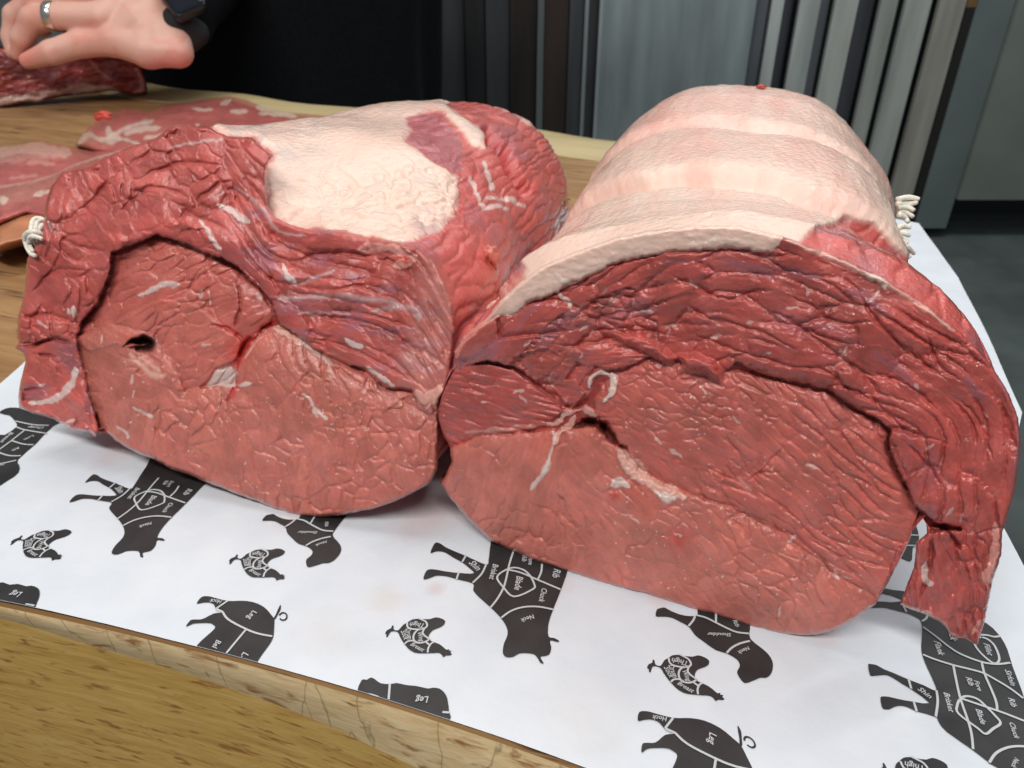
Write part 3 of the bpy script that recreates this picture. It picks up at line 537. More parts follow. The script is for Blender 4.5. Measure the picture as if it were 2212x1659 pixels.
def body(name, ring, tf, axis, L, ws, zs, shift, parent, mats, maskf, cons=(), n=640, ns=400, hfn=None, raise_=6, seed=1, part2=None, bw=.16):
    """closed roll of meat from the traced front outline back along its axis"""
    ring = smooth(ring, True, 6); R = np.array(ring); cc_ = R.mean(0); dc_ = R-cc_; R = R-dc_/np.linalg.norm(dc_, axis=1)[:, None]*5.; u, v = R[:, 0], R[:, 1]
    P0 = unproj(u, v, tf(u, v)*(1-raise_/F)); ax = np.array([axis[0], axis[1], 0]); ax /= np.linalg.norm(ax); lat = np.array([ax[1], -ax[0], 0])
    c0 = P0.mean(0); X = (P0-c0)@lat; Z = P0[:, 2]; A = (P0-c0)@ax
    zc0 = (Z.min()+Z.max())/2; xc0 = (X.min()+X.max())/2; ph = np.unwrap(np.arctan2(Z-zc0, X-xc0))
    if ph[-1] < ph[0]: X, Z, A, ph = X[::-1], Z[::-1], A[::-1], ph[::-1]; ph = np.unwrap(np.arctan2(Z-zc0, X-xc0))
    ph = np.maximum.accumulate(ph); seg = np.r_[0, np.cumsum(np.hypot(np.diff(np.r_[X, X[0]]), np.diff(np.r_[Z, Z[0]])))]
    q = np.linspace(0, seg[-1], n, endpoint=False); it = lambda y: np.interp(q, seg, np.r_[y, y[0]])
    Xi, Zi, Ai = it(X), it(Z), it(A); phi = np.interp(q, seg, np.r_[ph, ph[0]+2*math.pi])
    s = np.linspace(0, 1, ns)[:, None]; w_ = np.exp(-(s/bw)**2)
    wx_ = np.interp(s, *zip(*ws)); zt = np.interp(s, *zip(*zs)); sh = np.interp(s, *zip(*shift))
    zc = zt/2; wz = zt/2; e = 2.3; cp, sp = np.cos(phi)[None], np.sin(phi)[None]
    rr = (np.abs(cp/wx_)**e+np.abs(sp/wz)**e)**(-1/e)
    EX = rr*cp+sh; EZ = rr*sp+zc
    Xs = w_*Xi+(1-w_)*EX; Zs = w_*Zi+(1-w_)*EZ
    cap = np.sqrt(np.clip(1-np.clip((s-.80)/.20, 0, 1)**2.2, 0, 1)); k = cap.copy()
    for c_, wd, am in cons: k = k*(1-am*(1+.55*vn(phi[None]*1.3, c_*40, 5))*np.exp(-((s-c_-.030*vn(phi[None]*1.1, c_*30, 4)-.008*vn(phi[None]*5, c_*30, 7))/(wd*(1+.4*vn(phi[None]*2., c_*9, 9))))**2))
    Xs = sh*(1-w_)+(Xs-sh*(1-w_))*k; Zs = zc+(Zs-zc)*k
    Y = Ai*w_+s*L
    P = c0*[1, 1, 0]+Xs[..., None]*lat+Y[..., None]*ax+Zs[..., None]*np.array([0, 0, 1.])
    P = P.reshape(ns, n, 3)
    du = np.roll(P, -1, 1)-np.roll(P, 1, 1); dv = np.gradient(P, axis=0); N_ = np.cross(du, dv); N_ /= np.linalg.norm(N_, axis=2)[..., None]+1e-12
    ctr = P.mean(1, keepdims=True)
    if ((N_*(P-ctr)).sum(2) < 0).mean() > .5: N_ = -N_
    U, V = proj(P); arcx = np.broadcast_to(q[None], (ns, n)); ys = np.broadcast_to(s*L, (ns, n))
    hh, C_, fat, lab = maskf(U, V, arcx, ys, P, N_)
    hh = hh*np.clip(s/.03, .0, 1)*np.clip((1-s)/.03, 0, 1)
    P = P+N_*hh[..., None]
    idx = np.arange(ns*n).reshape(ns, n); a, b = idx[:-1], idx[1:]; a2, b2 = np.roll(a, -1, 1), np.roll(b, -1, 1)
    Fq = np.stack([a, a2, b2, b], -1).reshape(-1, 4); lf = lab[:-1].reshape(-1)
    G_ = np.stack([arcx*900, ys*900*1.5, ys*0], -1).reshape(-1, 3); Pf = P.reshape(-1, 3); Cf = C_.reshape(-1, 3); ff = fat.reshape(-1)
    for L_, nm in enumerate(name):
        fq = Fq[lf == L_]
        if not len(fq): continue
        uu, inv = np.unique(fq, return_inverse=True); mesh(nm, Pf[uu], inv.reshape(-1, 4), mats[L_], parent, Cf[uu], G_[uu], ff[uu])
    return P

# ============ right joint
RT = hit((.446, .848, 0), (.42, 1, -.12))
lip_top = [(1000, 725), (1045, 690), (1080, 650), (1120, 610), (1180, 570), (1250, 540), (1340, 510), (1430, 493), (1520, 485), (1600, 487), (1690, 510), (1760, 535), (1830, 560), (1900, 595), (1960, 630), (2010, 665), (2060, 705), (2110, 750), (2150, 800), (2180, 850), (2200, 905), (2206, 950), (2202, 990)]
flap_r = [(2195, 1050), (2178, 1110), (2165, 1150), (2162, 1200), (2145, 1250), (2135, 1300), (2125, 1350), (2112, 1394), (2085, 1380), (2060, 1378), (2035, 1345), (1990, 1325), (1945, 1306), (1958, 1265), (1975, 1225), (1978, 1172), (2002, 1150), (2000, 1131), (1984, 1104)]
low_r = [(1973, 1133), (1968, 1158), (1943, 1213), (1918, 1258), (1893, 1303), (1848, 1338), (1798, 1363), (1748, 1373), (1688, 1371), (1613, 1353), (1548, 1330), (1493, 1316), (1401, 1285), (1300, 1260), (1226, 1236), (1132, 1204), (1059, 1168), (1010, 1122), (975, 1080), (951, 1043), (962, 1024), (975, 997), (972, 965), (958, 941), (945, 888), (960, 836), (975, 806), (985, 795), (983, 760)]
RO = lip_top+flap_r+low_r
fc = Face(RO, RT, 1.7, 3.2, 11)
W, Z = fc.Wx, fc.Wy
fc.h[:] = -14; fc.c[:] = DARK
capcurve = smooth(lip_top, False, 2)
dtop = dline(fc.U, fc.V, capcurve+[(2195, 1100), (2160, 1300)])[0]; atop = -np.arctan2(1150-fc.V, fc.U-1560)*560
E_up = [(1290, 899), (1282, 860), (1300, 830), (1325, 812), (1400, 782), (1480, 790), (1560, 800), (1623, 803), (1713, 825), (1788, 840), (1848, 885), (1898, 910), (1918, 935), (1918, 973), (1943, 1023), (1970, 1085), (1984, 1104), (1990, 1140), (1960, 1190)]
seam = [(1290, 899), (1297, 916), (1311, 941), (1335, 960), (1356, 962), (1362, 986), (1381, 1011), (1430, 1042), (1479, 1064), (1540, 1085), (1620, 1112), (1700, 1163), (1760, 1200), (1800, 1238), (1900, 1290)]
m = fc.region([(930, 930), (975, 965), (1040, 937), (1100, 935), (1180, 930), (1250, 925), (1290, 905), (1311, 945), (1335, 964)]+seam[5:]+[(1900, 1420), (900, 1420), (900, 950)], LIGHT*.97, 0, 30, 150, 3); mlow = m; nU = fc.U+70*fb(fc.U/50, fc.V/50, 3, 92); nV = fc.V+60*fb(fc.U/50, fc.V/50, 3, 93)
fc.tex(m & (nU < 1230), math.radians(-105), 0, 48, 30, 1.9, .09, 1.6, 1.6, 1)
fc.tex(m & (nU >= 1230), math.radians(-48), 0, 54, 27, 2.1, .10, 2.2, 2.2, 2)
m = fc.region(E_up+seam[::-1], MID*.5+LIGHT*.5, 2, 10, 50, 2); meye = m
fc.tex(m & (nV < 1010) & (nU < 1620), math.radians(-25), 0, 42, 20, 2.2, .08, 1.5, 1.5, 4)
fc.tex(m & ~((nV < 1010) & (nU < 1620)), math.radians(-42)+0*fc.U[0, 0], 0, 95, 25, 2.6, .12, 2.2, 2.4, 5)
# side muscle at left
m = fc.region([(940, 880), (960, 836), (975, 800), (1010, 785), (1060, 783), (1110, 798), (1150, 828), (1190, 860), (1222, 885), (1180, 918), (1100, 940), (1040, 940), (975, 968), (930, 950)], DARK*.3+MID*.7, 0, 10, 30, 4)
fc.tex(m, math.radians(-14), 0, 90, 13, 4, .16, 2.5, 2, 6, 1.2, .25)
# outer cap muscle
cap_low = [(985, 800), (1010, 787), (1055, 778), (1110, 792), (1150, 820), (1190, 850), (1225, 880), (1262, 885), (1272, 850), (1290, 815), (1330, 795), (1400, 775), (1470, 780), (1500, 800), (1560, 808), (1590, 782), (1640, 806), (1713, 825), (1788, 842), (1848, 884), (1898, 908), (1924, 930), (1921, 975), (1945, 1023), (1972, 1088), (1990, 1104), (2020, 1130), (2075, 1140), (2100, 1200)]
capm = fc.region([(940, 780)]+cap_low+[(2260, 1250), (2300, 800), (2100, 600), (1600, 400), (1000, 500), (900, 700)], MID*.92, 14, 12, 38, 1, ext=0)
dd = ss(60, 260, dtop)*ss(1750, 1500, fc.U)        # hollow where the cap sinks towards the seam
fc.h = np.where(capm, fc.h-26*dd*ss(1000, 1100, fc.U), fc.h)
fc.tex(capm, atop, dtop+.12*atop, 135, 40, 3.8, .18, 5.0, 5.2, 8, 1.0, .28, .16)
fc.tintmix(np.where(capm, ss(1850, 2100, fc.U)*.35, 0), MID*1.25)
pur = np.where(capm, ss(.25, .6, fb(atop/140, dtop/30, 3, 77))*.5*ss(330, 60, dtop), 0); fc.tintmix(pur, PURP)
for L in ([(1560, 795), (1623, 803), (1713, 825), (1788, 841), (1848, 884), (1898, 909), (1922, 928)], [(1920, 930), (1919, 975), (1944, 1024), (1973, 1090)]): fc.carve(L, 8, 10, DARK*.9, .3, 9)  # seam under the cap also darkened in colour, as painted shade
for L in ([(1480, 715), (1560, 745), (1640, 770), (1700, 790), (1780, 800), (1850, 850), (1990, 900)], [(1440, 590), (1490, 610), (1550, 640), (1620, 645)], [(1640, 660), (1720, 700), (1800, 760), (1880, 810), (1960, 830), (2060, 920)], [(1180, 740), (1260, 745), (1330, 725), (1400, 715), (1470, 730)], [(1560, 690), (1650, 720), (1730, 760)], [(1130, 700), (1230, 690), (1320, 680), (1420, 665)], [(1850, 620), (1900, 700), (1990, 780), (2060, 830)], [(2000, 720), (2030, 790), (2090, 830)], [(1950, 950), (2000, 1000), (2040, 1060)], [(2060, 860), (2110, 900), (2150, 1000)], [(1900, 880), (1960, 930), (2050, 960)], [(1480, 655), (1540, 690), (1600, 700)]): fc.carve(L, 5.5, 9)
dcv = dline(fc.U, fc.V, cap_low)[0]; fc.h = np.where(meye | mlow, fc.h-15*np.exp(-dcv/38), fc.h)
# folds above the hollow and the small tongue of meat
for i, P_ in enumerate(([(1315, 712), (1380, 715), (1430, 745), (1462, 775), (1448, 790), (1400, 765), (1340, 740)], [(1463, 768), (1500, 762), (1545, 775), (1562, 800), (1560, 830), (1520, 805), (1478, 800)], [(1205, 760), (1260, 742), (1330, 745), (1400, 770), (1345, 795), (1270, 790)], [(1110, 775), (1180, 755), (1240, 790), (1215, 825), (1150, 815)], [(1190, 830), (1240, 820), (1262, 850), (1235, 880)], [(1140, 640), (1230, 650), (1290, 700), (1180, 720), (1080, 730), (1075, 690)])):
    q = sd(W, Z, P_); hh = [30, 34, 6, 4, -4, 12][i]*ss(-2, 16, q); fc.h = np.where(q > -2, np.maximum(fc.h, 0)*.55+hh, fc.h); k = ss(-2, 8, q)*[.55, .5, .3, .2, .1, .1][i]; fc.tintmix(k, [MID*1.25, MID*1.1, MID, DARK, DARK, MID][i])
fc.tex(((fc.U > 1050) & (fc.U < 1420) & (dtop > 110) & capm), math.radians(-8), 0, 60, 18, 4, .14, 3, 3, 21, 1.2, .2)
# flap tail hanging at the right
tail = [(2002, 1150), (2050, 1143), (2110, 1150), (2200, 1130), (2200, 1450), (1900, 1450), (1900, 1290), (1940, 1180)]
m = fc.region([(1984, 1104)]+flap_r[::-1][:7]+[(1985, 1240), (2010, 1140)], MID*1.2, 4, 6, 14, 5)
m = fc.region(tail, MID*.9, 10, 10, 20, 5)&(fc.U > 1900)
fc.tex(m, math.radians(-80), 0, 60, 18, 4, .12, 4, 4, 9, 1, .25, .2); fc.tintmix(np.where(m, .4*ss(.1, .6, fb(fc.U/40, fc.V/50, 3, 5)), 0), DARK)
fc.carve([(2000, 1134), (2040, 1140), (2070, 1180), (2080, 1200)], 4, 20, DARK, .6)
fc.carve([(2010, 1150), (2012, 1200), (2000, 1250), (1985, 1300)], 8, 16, DARK, .5)
fc.stroke([(2150, 1130), (2148, 1190), (2130, 1260)], 12, 3, PINK, .4); fc.stroke([(2000, 1215), (1998, 1250), (2012, 1262)], 9, 3, GRIS)
fc.stroke([(2100, 1370), (2120, 1340)], 5, 2, PINK); fc.stroke([(1948, 1305), (1985, 1320), (2030, 1340), (2060, 1375), (2105, 1388)], 6, 1, PINK, .3)
# fat lip
lip_low = [(985, 775), (1005, 740), (1040, 708), (1075, 683), (1110, 678), (1140, 654), (1190, 638), (1240, 612), (1290, 588), (1340, 566), (1415, 551), (1515, 541), (1590, 537), (1655, 544), (1682, 531), (1690, 514)]
m = fc.region(smooth(lip_low, False, 3)+[(1690, 440), (1300, 440), (1000, 600), (960, 740)], FAT, 20, 10, 22, 6)
fc.fat[m] = 1; fc.h = np.where(m, fc.h+1.6*fb(fc.U/22, fc.V/10, 3, 5)+.3*fb(fc.U/5, fc.V/5, 2, 6), fc.h); fc.c[m] = (fc.c*(1+.06*fb(fc.U/25, fc.V/12, 3, 8))[..., None])[m]
q = ss(1110, 1010, fc.U); fc.tintmix(np.where(m, q*.75, 0), MID*1.25)
fc.tintmix(np.where(m, .35*ss(.2, .7, fb(fc.U/60, fc.V/20, 3, 28)), 0), CREAM)
fc.carve(lip_low[3:15], 4, 9, MID, .3, 7)
fc.stroke([(1700, 520), (1780, 548), (1860, 585), (1940, 628), (2005, 672), (2060, 715)], 9, 4, PINK*.5+FAT*.5, .6, sharp=.1); fc.stroke([(1870, 590), (1905, 610), (1910, 622)], 11, 5, CREAM, 1)
# fat seams, gristle, blood, and a gap with its shade painted near black
fc.carve([(1340, 962), (1362, 988), (1381, 1013), (1430, 1044), (1479, 1066)], 8, 12)
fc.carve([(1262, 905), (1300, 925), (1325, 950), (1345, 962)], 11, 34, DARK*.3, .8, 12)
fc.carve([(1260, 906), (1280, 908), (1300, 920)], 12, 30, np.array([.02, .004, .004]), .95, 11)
fc.stroke([(1340, 975), (1362, 1005), (1395, 1035), (1440, 1062), (1478, 1075)], 17, 9, FAT*.6+PINK*.4, 1, 5, 7, lumpy=.6)
fc.stroke([(1420, 1062), (1440, 1076), (1460, 1078)], 12, 4, GRIS, 1, 6, 7); fc.stroke([(1462, 1075), (1478, 1080)], 9, 4, PINK, .6, 6, 7)
fc.stroke([(1322, 1048), (1338, 1040), (1358, 1050)], 9, 4, GRIS, 1, 8)
fc.stroke([(1196, 930), (1196, 955), (1185, 1000), (1168, 1030), (1145, 1058)], 6, 2, GRIS*.9, 1, 9, sharp=.4); fc.stroke([(1190, 990), (1172, 1018)], 9, 2, GRIS, 1, 10, sharp=.3)
fc.stroke([(1175, 920), (1205, 915), (1222, 893), (1245, 884), (1265, 882), (1287, 900)], 9, 12, PINK*.6+FAT*.4, 1, 12, 7); fc.stroke([(1196, 960), (1205, 935), (1230, 920), (1242, 900)], 10, 9, PINK*.6+FAT*.4, 1, 13, 7)
fc.stroke([(1005, 936), (1060, 930), (1120, 925), (1180, 918)], 7, 3, PINK*.8, .7, 14, sharp=.2)
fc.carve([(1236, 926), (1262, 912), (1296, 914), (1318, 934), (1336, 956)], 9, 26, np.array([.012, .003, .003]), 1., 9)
fc.stroke([(1272, 838), (1278, 818), (1300, 806), (1325, 815), (1322, 845), (1306, 866)], 8, 12, GRIS*1.1, 1, 15, 7, lumpy=.2); fc.carve([(1292, 826), (1306, 830), (1300, 850)], 6, 8, MID, .7)
fc.carve([(1215, 872), (1240, 880), (1262, 868), (1280, 850)], 9, 16, BLOOD, .55, 14)
fc.stroke([(1200, 590), (1212, 605), (1232, 615)], 5, 3, GRIS); fc.stroke([(1205, 628), (1215, 640), (1230, 648), (1232, 662)], 6, 4, GRIS)
fc.carve([(1480, 1060), (1540, 1084), (1600, 1100), (1660, 1130), (1720, 1175)], 3, 3)
for L in ([(1600, 1045), (1560, 1025), (1520, 1005)], [(1610, 1045), (1660, 1000), (1700, 960)], [(1615, 1050), (1700, 1100), (1760, 1160), (1830, 1200)], [(1615, 1035), (1640, 1020), (1690, 1018)], [(1560, 930), (1600, 990), (1620, 1030)]): fc.carve(L, 3.5, 7)
fc.stroke([(1590, 1030), (1608, 1045), (1620, 1062)], 8, 3, PINK, .5, 17, sharp=.2)
k = .6*np.exp(-((fc.U-1327)**2+(fc.V-1071)**2)/11**2)+.45*np.exp(-(((fc.U-1465)/22)**2+((fc.V-1165)/26)**2)); fc.tintmix(np.clip(k, 0, 1), BLOOD*1.1)
for x_, y_, r_ in ((1400, 1045, 60), (1600, 1040, 40), (1300, 900, 40), (1180, 930, 50)): fc.tintmix(.35*np.exp(-((fc.U-x_)**2+(fc.V-y_)**2)/r_**2)*(fc.fat < .5), np.array([.60, .10, .07]))
fc.flecks([(1260, 708, 22, 35, 6), (1395, 672, 26, 0, 6), (1328, 647, 22, 20, 5), (1545, 725, 26, 15, 8), (1500, 615, 22, -50, 5), (1620, 695, 14, 0, 4), (1710, 665, 30, 5, 4), (1745, 635, 6, 80, 7), (1460, 980, 30, -30, 5), (1420, 953, 22, -50, 5), (1752, 1008, 24, -12, 5), (1980, 836, 18, -60, 8), (2128, 895, 18, -60, 5), (2010, 966, 16, 30, 5), (2050, 1107, 22, 50, 7), (2075, 1118, 20, 60, 5), (1710, 1164, 22, 40, 5), (1805, 1240, 26, -75, 5), (1830, 1247, 26, -10, 3), (1683, 1318, 24, 70, 4), (1370, 1120, 30, -35, 3), (1355, 1112, 26, 0, 2), (1462, 1155, 16, -25, 4), (1255, 770, 10, 60, 4), (1140, 745, 14, 40, 4), (1120, 845, 22, 10, 5), (1130, 862, 22, -50, 4), (1045, 868, 10, 0, 5), (1500, 823, 14, 50, 4), (1820, 760, 20, -40, 6), (1655, 765, 20, 20, 4), (1890, 640, 30, 60, 4), (1570, 880, 16, -10, 3), (1590, 905, 22, -50, 4), (1520, 840, 22, -60, 3)])
rs = np.random.default_rng(3); U_ = rs.uniform(1300, 1900, 150); V_ = rs.uniform(850, 1300, 150)
for i, (x_, y_) in enumerate(zip(U_, V_)): fc.stroke([(x_, y_), (x_+rs.uniform(-3, 3), y_+rs.uniform(-3, 3))], rs.uniform(1.8, 2.8), .8, GRIS*.85+MID*.15, .6, i)
jr = thing('beef_joint', (.40, .95, 0), 'large rolled beef joint with a smooth domed fat cap and ragged hanging flap', 'beef joint', 'rolled beef joints')
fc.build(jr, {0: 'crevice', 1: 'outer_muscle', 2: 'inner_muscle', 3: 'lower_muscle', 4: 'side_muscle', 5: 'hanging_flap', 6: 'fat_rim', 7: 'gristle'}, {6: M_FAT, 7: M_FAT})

def maskR(U, V, a, y, P, N_):
    lean = np.zeros(U.shape); up = N_[..., 2]
    wU = U+10*fb(U/40, V/40, 3, 40); wV = V+8*fb(U/40, V/40, 3, 41)
    q = np.full(U.shape, -99.)
    for poly in ([(960, 800), (1035, 576), (1070, 536), (1092, 503), (1160, 462), (1178, 452), (1165, 482), (1112, 526), (1132, 560), (1150, 590), (1100, 640), (1050, 700)], [(1080, 520), (1125, 450), (1160, 425), (1182, 428), (1168, 470), (1110, 500)], [(1765, 507), (1815, 468), (1875, 490), (1950, 555), (1995, 590), (2040, 670), (2250, 900), (2100, 850), (1960, 680), (1840, 600), (1700, 540)]):
        q = np.maximum(q, sd(wU, wV, poly))
    lean = np.maximum(ss(-4, 5, q), np.maximum(ss(1990, 2010, wU), ss(690, 710, wV)))
    low = ss(.16, .06, P[..., 2]+.05*fb(P[..., 0]*9, P[..., 1]*9, 3, 43)); lean = np.maximum(lean, low)
    f = 1-lean
    h = .020*fb(a*3.5, y*3, 2, 44)+.0016*fb(a*22, y*8, 3, 45)+f*.0009*fb(a*60, y*16, 3, 46)+.0007*fb(a*90, y*60, 2, 47)+.006*f
    e, i, dx, dy = cells(a*22+.4*fb(a*20, y*20, 2, 2), y*5, 9); h -= lean*.006*np.exp(-(e/.12)**2)
    c = FAT*(1+.05*fb(a*30, y*8, 3, 48)[..., None])+np.zeros(U.shape+(3,))
    k = (.45*ss(.05, .6, fb(a*8, y*3.5, 4, 49)))[..., None]; c = c*(1-k)+CREAM*k
    k = (.38*ss(.1, .6, fb(a*11, y*4, 5, 50))+.42*ss(.35, 1.0, y)*ss(-.6, .4, fb(a*8, y*3, 3, 52)))[..., None]; c = c*(1-k)+np.array([.78, .38, .31])*k
    pu = np.clip(ss(.0, .5, fb(a*12, y*12, 3, 51)), 0, 1)[..., None]; lc = MID*1.1*(1-pu*.6)+PURP*pu*.6
    c = c*(1-lean[..., None])+lc*lean[..., None]
    return h, c, f, (lean > .5).astype(int)
ringR = lip_top[:-1]+[(2195, 1000), (2100, 1060), (2000, 1120)]+[(a-4, b-5) for a, b in low_r[2:]]
PR = body(('fat_cap', 'lean_side'), ringR, RT, (.37, .93), 1.42, [(0, .36), (.3, .375), (.6, .365), (1, .33)], [(0, .64), (.25, .575), (.5, .60), (.75, .625), (1, .60)], [(0, 0), (.3, -.01), (.6, -.045), (1, -.08)], jr, (M_FAT, M_LEAN), maskR, cons=((.13, .045, .075), (.335, .032, .10), (.56, .03, .055)), raise_=0)

# ============ left joint
LT0 = hit((-.41, 1.135, 0), (.30, 1, -.35))
def LT(U, V): return LT0(U, V)*(1+.00022*np.clip(520-V, 0, 400)*ss(1000, 500, U))
LO = [(95, 470), (97, 441), (108, 405), (132, 371), (150, 368), (190, 361), (240, 335), (290, 312), (337, 296), (370, 271), (410, 270), (448, 273), (490, 294), (546, 297), (567, 318), (591, 336), (577, 360), (573, 402), (577, 441), (595, 469), (630, 486), (672, 495), (740, 498), (792, 512), (845, 519), (898, 532), (935, 562), (960, 610), (978, 658), (982, 710), (976, 773), (968, 823), (963, 845), (950, 862), (947, 900), (945, 960), (945, 1010), (930, 1042), (900, 1060), (860, 1080), (800, 1100), (740, 1112), (690, 1118), (640, 1114), (590, 1098), (540, 1078), (480, 1055), (420, 1030), (370, 1012), (330, 992), (280, 970), (250, 952), (222, 925), (205, 945), (195, 935), (150, 927), (115, 905), (70, 893), (42, 882), (38, 855), (45, 820), (55, 778), (50, 762), (32, 752), (40, 740), (35, 718), (38, 680), (50, 645), (55, 600), (58, 560), (80, 525)]
fl = Face(LO, LT, 1.7, 3.2, 31)
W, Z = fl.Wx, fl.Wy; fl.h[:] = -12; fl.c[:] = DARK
mid_in = [(160, 721), (212, 655), (235, 590), (242, 545), (290, 520), (340, 512), (400, 525), (450, 545), (510, 580), (560, 620), (590, 680), (578, 703), (620, 720), (660, 740), (730, 780), (785, 798), (830, 838), (900, 845)]
m = fl.region(mid_in[:12]+[(560, 720), (528, 743), (513, 778), (512, 833), (440, 842), (380, 846), (330, 800), (175, 771)], LIGHT*.55+MID*.45, -8, 12, 60, 2)
fl.tex(m, math.radians(25), 0, 60, 24, 2.5, .08, 2, 2, 3)
m = fl.region([(578, 703), (620, 712), (660, 735), (730, 775), (785, 792), (830, 832), (900, 835), (990, 850), (1000, 1200), (150, 1200), (205, 940), (215, 918), (195, 871), (188, 821), (172, 760), (160, 722), (240, 696), (330, 720), (380, 800), (400, 842), (440, 838), (510, 830), (512, 775), (530, 740), (560, 716)], LIGHT*.95, 0, 30, 140, 3)
nU = fl.U+70*fb(fl.U/50, fl.V/50, 3, 94); nV = fl.V+70*fb(fl.U/50, fl.V/50, 3, 95)
fl.tex(m & (nV > 850), math.radians(-75), 0, 40, 28, 2.1, .10, 2.0, 2.4, 4)
fl.tex(m & (nV <= 850) & (nU > 500), math.radians(-62), 0, 80, 32, 2.6, .06, 2, 2, 5)
fl.tex(m & (nV <= 850) & (nU <= 500), math.radians(-30), 0, 60, 30, 1.3, .07, 1.2, 1.2, 6)
# slab step with the hole
q = sd(W, Z, [(160, 722), (200, 708), (240, 692), (275, 680), (330, 650), (400, 640), (450, 680), (500, 712), (524, 740), (513, 775), (470, 795), (430, 842), (380, 846), (352, 815), (345, 780), (300, 752), (250, 745), (190, 760)]); k = ss(0, 4, q); fl.h += 6*k*(fl.lab > 1); fl.tintmix(k*.5, LIGHT)
fl.carve([(430, 560), (450, 620), (470, 690), (520, 735)], 3.5, 5); fl.carve([(510, 605), (520, 650), (508, 700), (512, 722)], 4, 12, DARK, .3)
fl.carve([(400, 640), (420, 600), (440, 570)], 3, 4)
# collar
col_low = [(60, 530), (120, 540)]
collar = [(170, 745), (165, 722), (182, 690), (212, 655), (232, 600), (242, 545), (275, 530), (300, 520), (340, 508), (400, 526), (440, 545), (480, 556), (530, 590), (560, 618), (590, 655), (600, 690), (625, 712), (660, 738), (700, 765), (740, 782), (785, 796), (812, 824), (830, 838), (868, 840), (888, 842), (903, 880), (925, 895), (1020, 870), (1020, 450), (700, 450), (600, 240), (0, 240), (0, 740), (100, 745)]
cm = fl.region(collar, MID*.98, 12, 12, 42, 1)
spine = [(120, 700), (110, 560), (180, 440), (300, 370), (420, 370), (520, 430), (600, 540), (720, 600), (850, 650), (930, 740)]
bl = fl.V-np.interp(fl.U, [380, 480, 540, 580, 640, 740, 850, 920, 980], [300, 390, 470, 520, 560, 585, 610, 680, 780]); bl = blur(bl, 6)*.8; al = fl.U+.5*fl.V
ub = fl.U+.25*fl.V+90*fb(fl.U/60, fl.V/60, 3, 91); fl.tex(cm & (ub < 575), math.radians(-55), 0, 46, 38, 3.2, .13, 4.2, 4.6, 8, .6, .05, .16)
cr_ = cm & (ub >= 575)
fl.tex(cr_, al, bl, 170, 30, 4.4, .17, 5, 4, 9, 1.2, .2, .14)
fl.h = np.where(cm, fl.h-12*np.exp(-(dline(fl.U, fl.V, [(500, 430), (560, 500), (640, 545), (780, 560)])[0]/30)**2), fl.h)
fl.tintmix(np.where(cm, .55*ss(.1, .6, fb(fl.U/70, fl.V/24, 3, 70))*ss(420, 560, fl.U), 0), PURP)
fl.tintmix(np.where(cm, .30*ss(.1, .6, fb(fl.U/50, fl.V/50, 3, 71)), 0), DARK)
fl.tintmix(np.where(cm, .5*ss(880, 930, fl.U+.2*(fl.V-600)), 0), np.array([.50, .21, .17]))
for L in ([(242, 547), (275, 530), (340, 510), (400, 528), (445, 548)], [(445, 548), (500, 575), (560, 620), (590, 660), (600, 695)], [(640, 735), (700, 768), (785, 800), (830, 840), (890, 843)]): fl.carve(L, 8, 7, DARK, .25, 9)  # crevice under the collar gets some shade painted in
for L in ([(165, 720), (185, 690), (212, 655), (238, 590)], [(370, 440), (430, 470), (500, 500)], [(250, 470), (300, 420), (330, 400), (420, 430)], [(120, 500), (160, 530), (235, 545)], [(60, 640), (120, 585), (200, 590)], [(540, 440), (570, 500), (640, 545), (700, 550), (760, 535)], [(620, 610), (700, 625), (790, 615), (860, 640)], [(680, 680), (760, 690), (850, 720), (910, 770), (935, 810)], [(700, 640), (720, 665), (800, 680), (900, 710)], [(560, 560), (600, 620), (640, 660), (690, 720)], [(660, 730), (740, 745), (830, 790), (900, 830)], [(520, 480), (560, 560), (590, 600)], [(780, 740), (850, 775), (905, 835)], [(40, 690), (100, 680), (180, 700)], [(330, 370), (400, 350), (500, 360)], [(160, 460), (200, 430), (240, 380)]): fl.carve(L, 5.5, 9)
fl.stroke([(245, 552), (275, 545), (300, 532), (318, 520)], 11, 14, MID*1.2, .2, sharp=.1); fl.stroke([(355, 485), (390, 478), (435, 500), (460, 520)], 20, 10, MID*1.15, .1, sharp=.05)
dcv = dline(fl.U, fl.V, mid_in)[0]; fl.h = np.where(~cm, fl.h-16*np.exp(-dcv/40), fl.h)
# silver skin and gristle on the collar
for L, wd in (([(600, 645), (650, 640), (720, 637), (800, 645), (860, 655)], 9), ([(590, 570), (620, 600), (650, 610), (720, 583)], 6), ([(800, 675), (850, 662), (900, 668), (905, 690)], 13), ([(500, 400), (560, 440), (600, 500), (660, 510)], 6), ([(365, 320), (400, 310), (430, 305), (480, 300)], 5), ([(640, 680), (690, 672), (760, 680)], 5)): fl.stroke(L, wd, 1.5, PURP*.5+GRIS*.5, .4, sharp=.1)
fl.stroke([(470, 440), (495, 450), (515, 465), (535, 480)], 9, 5, GRIS, 1, 3, 7); fl.stroke([(430, 475), (450, 500), (460, 520), (475, 538)], 4, 3, GRIS, 1, 4)
fl.stroke([(775, 540), (800, 535), (840, 535), (880, 548), (895, 560), (850, 575)], 11, 9, PINK*.9, .6, 5, 7); fl.stroke([(840, 556), (885, 560)], 8, 5, np.array([.75, .16, .12]), .3)
fl.stroke([(745, 730), (765, 745), (780, 750)], 9, 4, GRIS, 1); fl.stroke([(610, 572), (625, 600), (640, 612)], 8, 3, GRIS, .8)
fl.stroke([(920, 880), (940, 858), (950, 840), (915, 862), (900, 845)], 12, 5, PINK*.7+FAT*.3, .8, 6, 7); fl.stroke([(790, 790), (830, 822), (850, 835)], 5, 5, GRIS*.9)
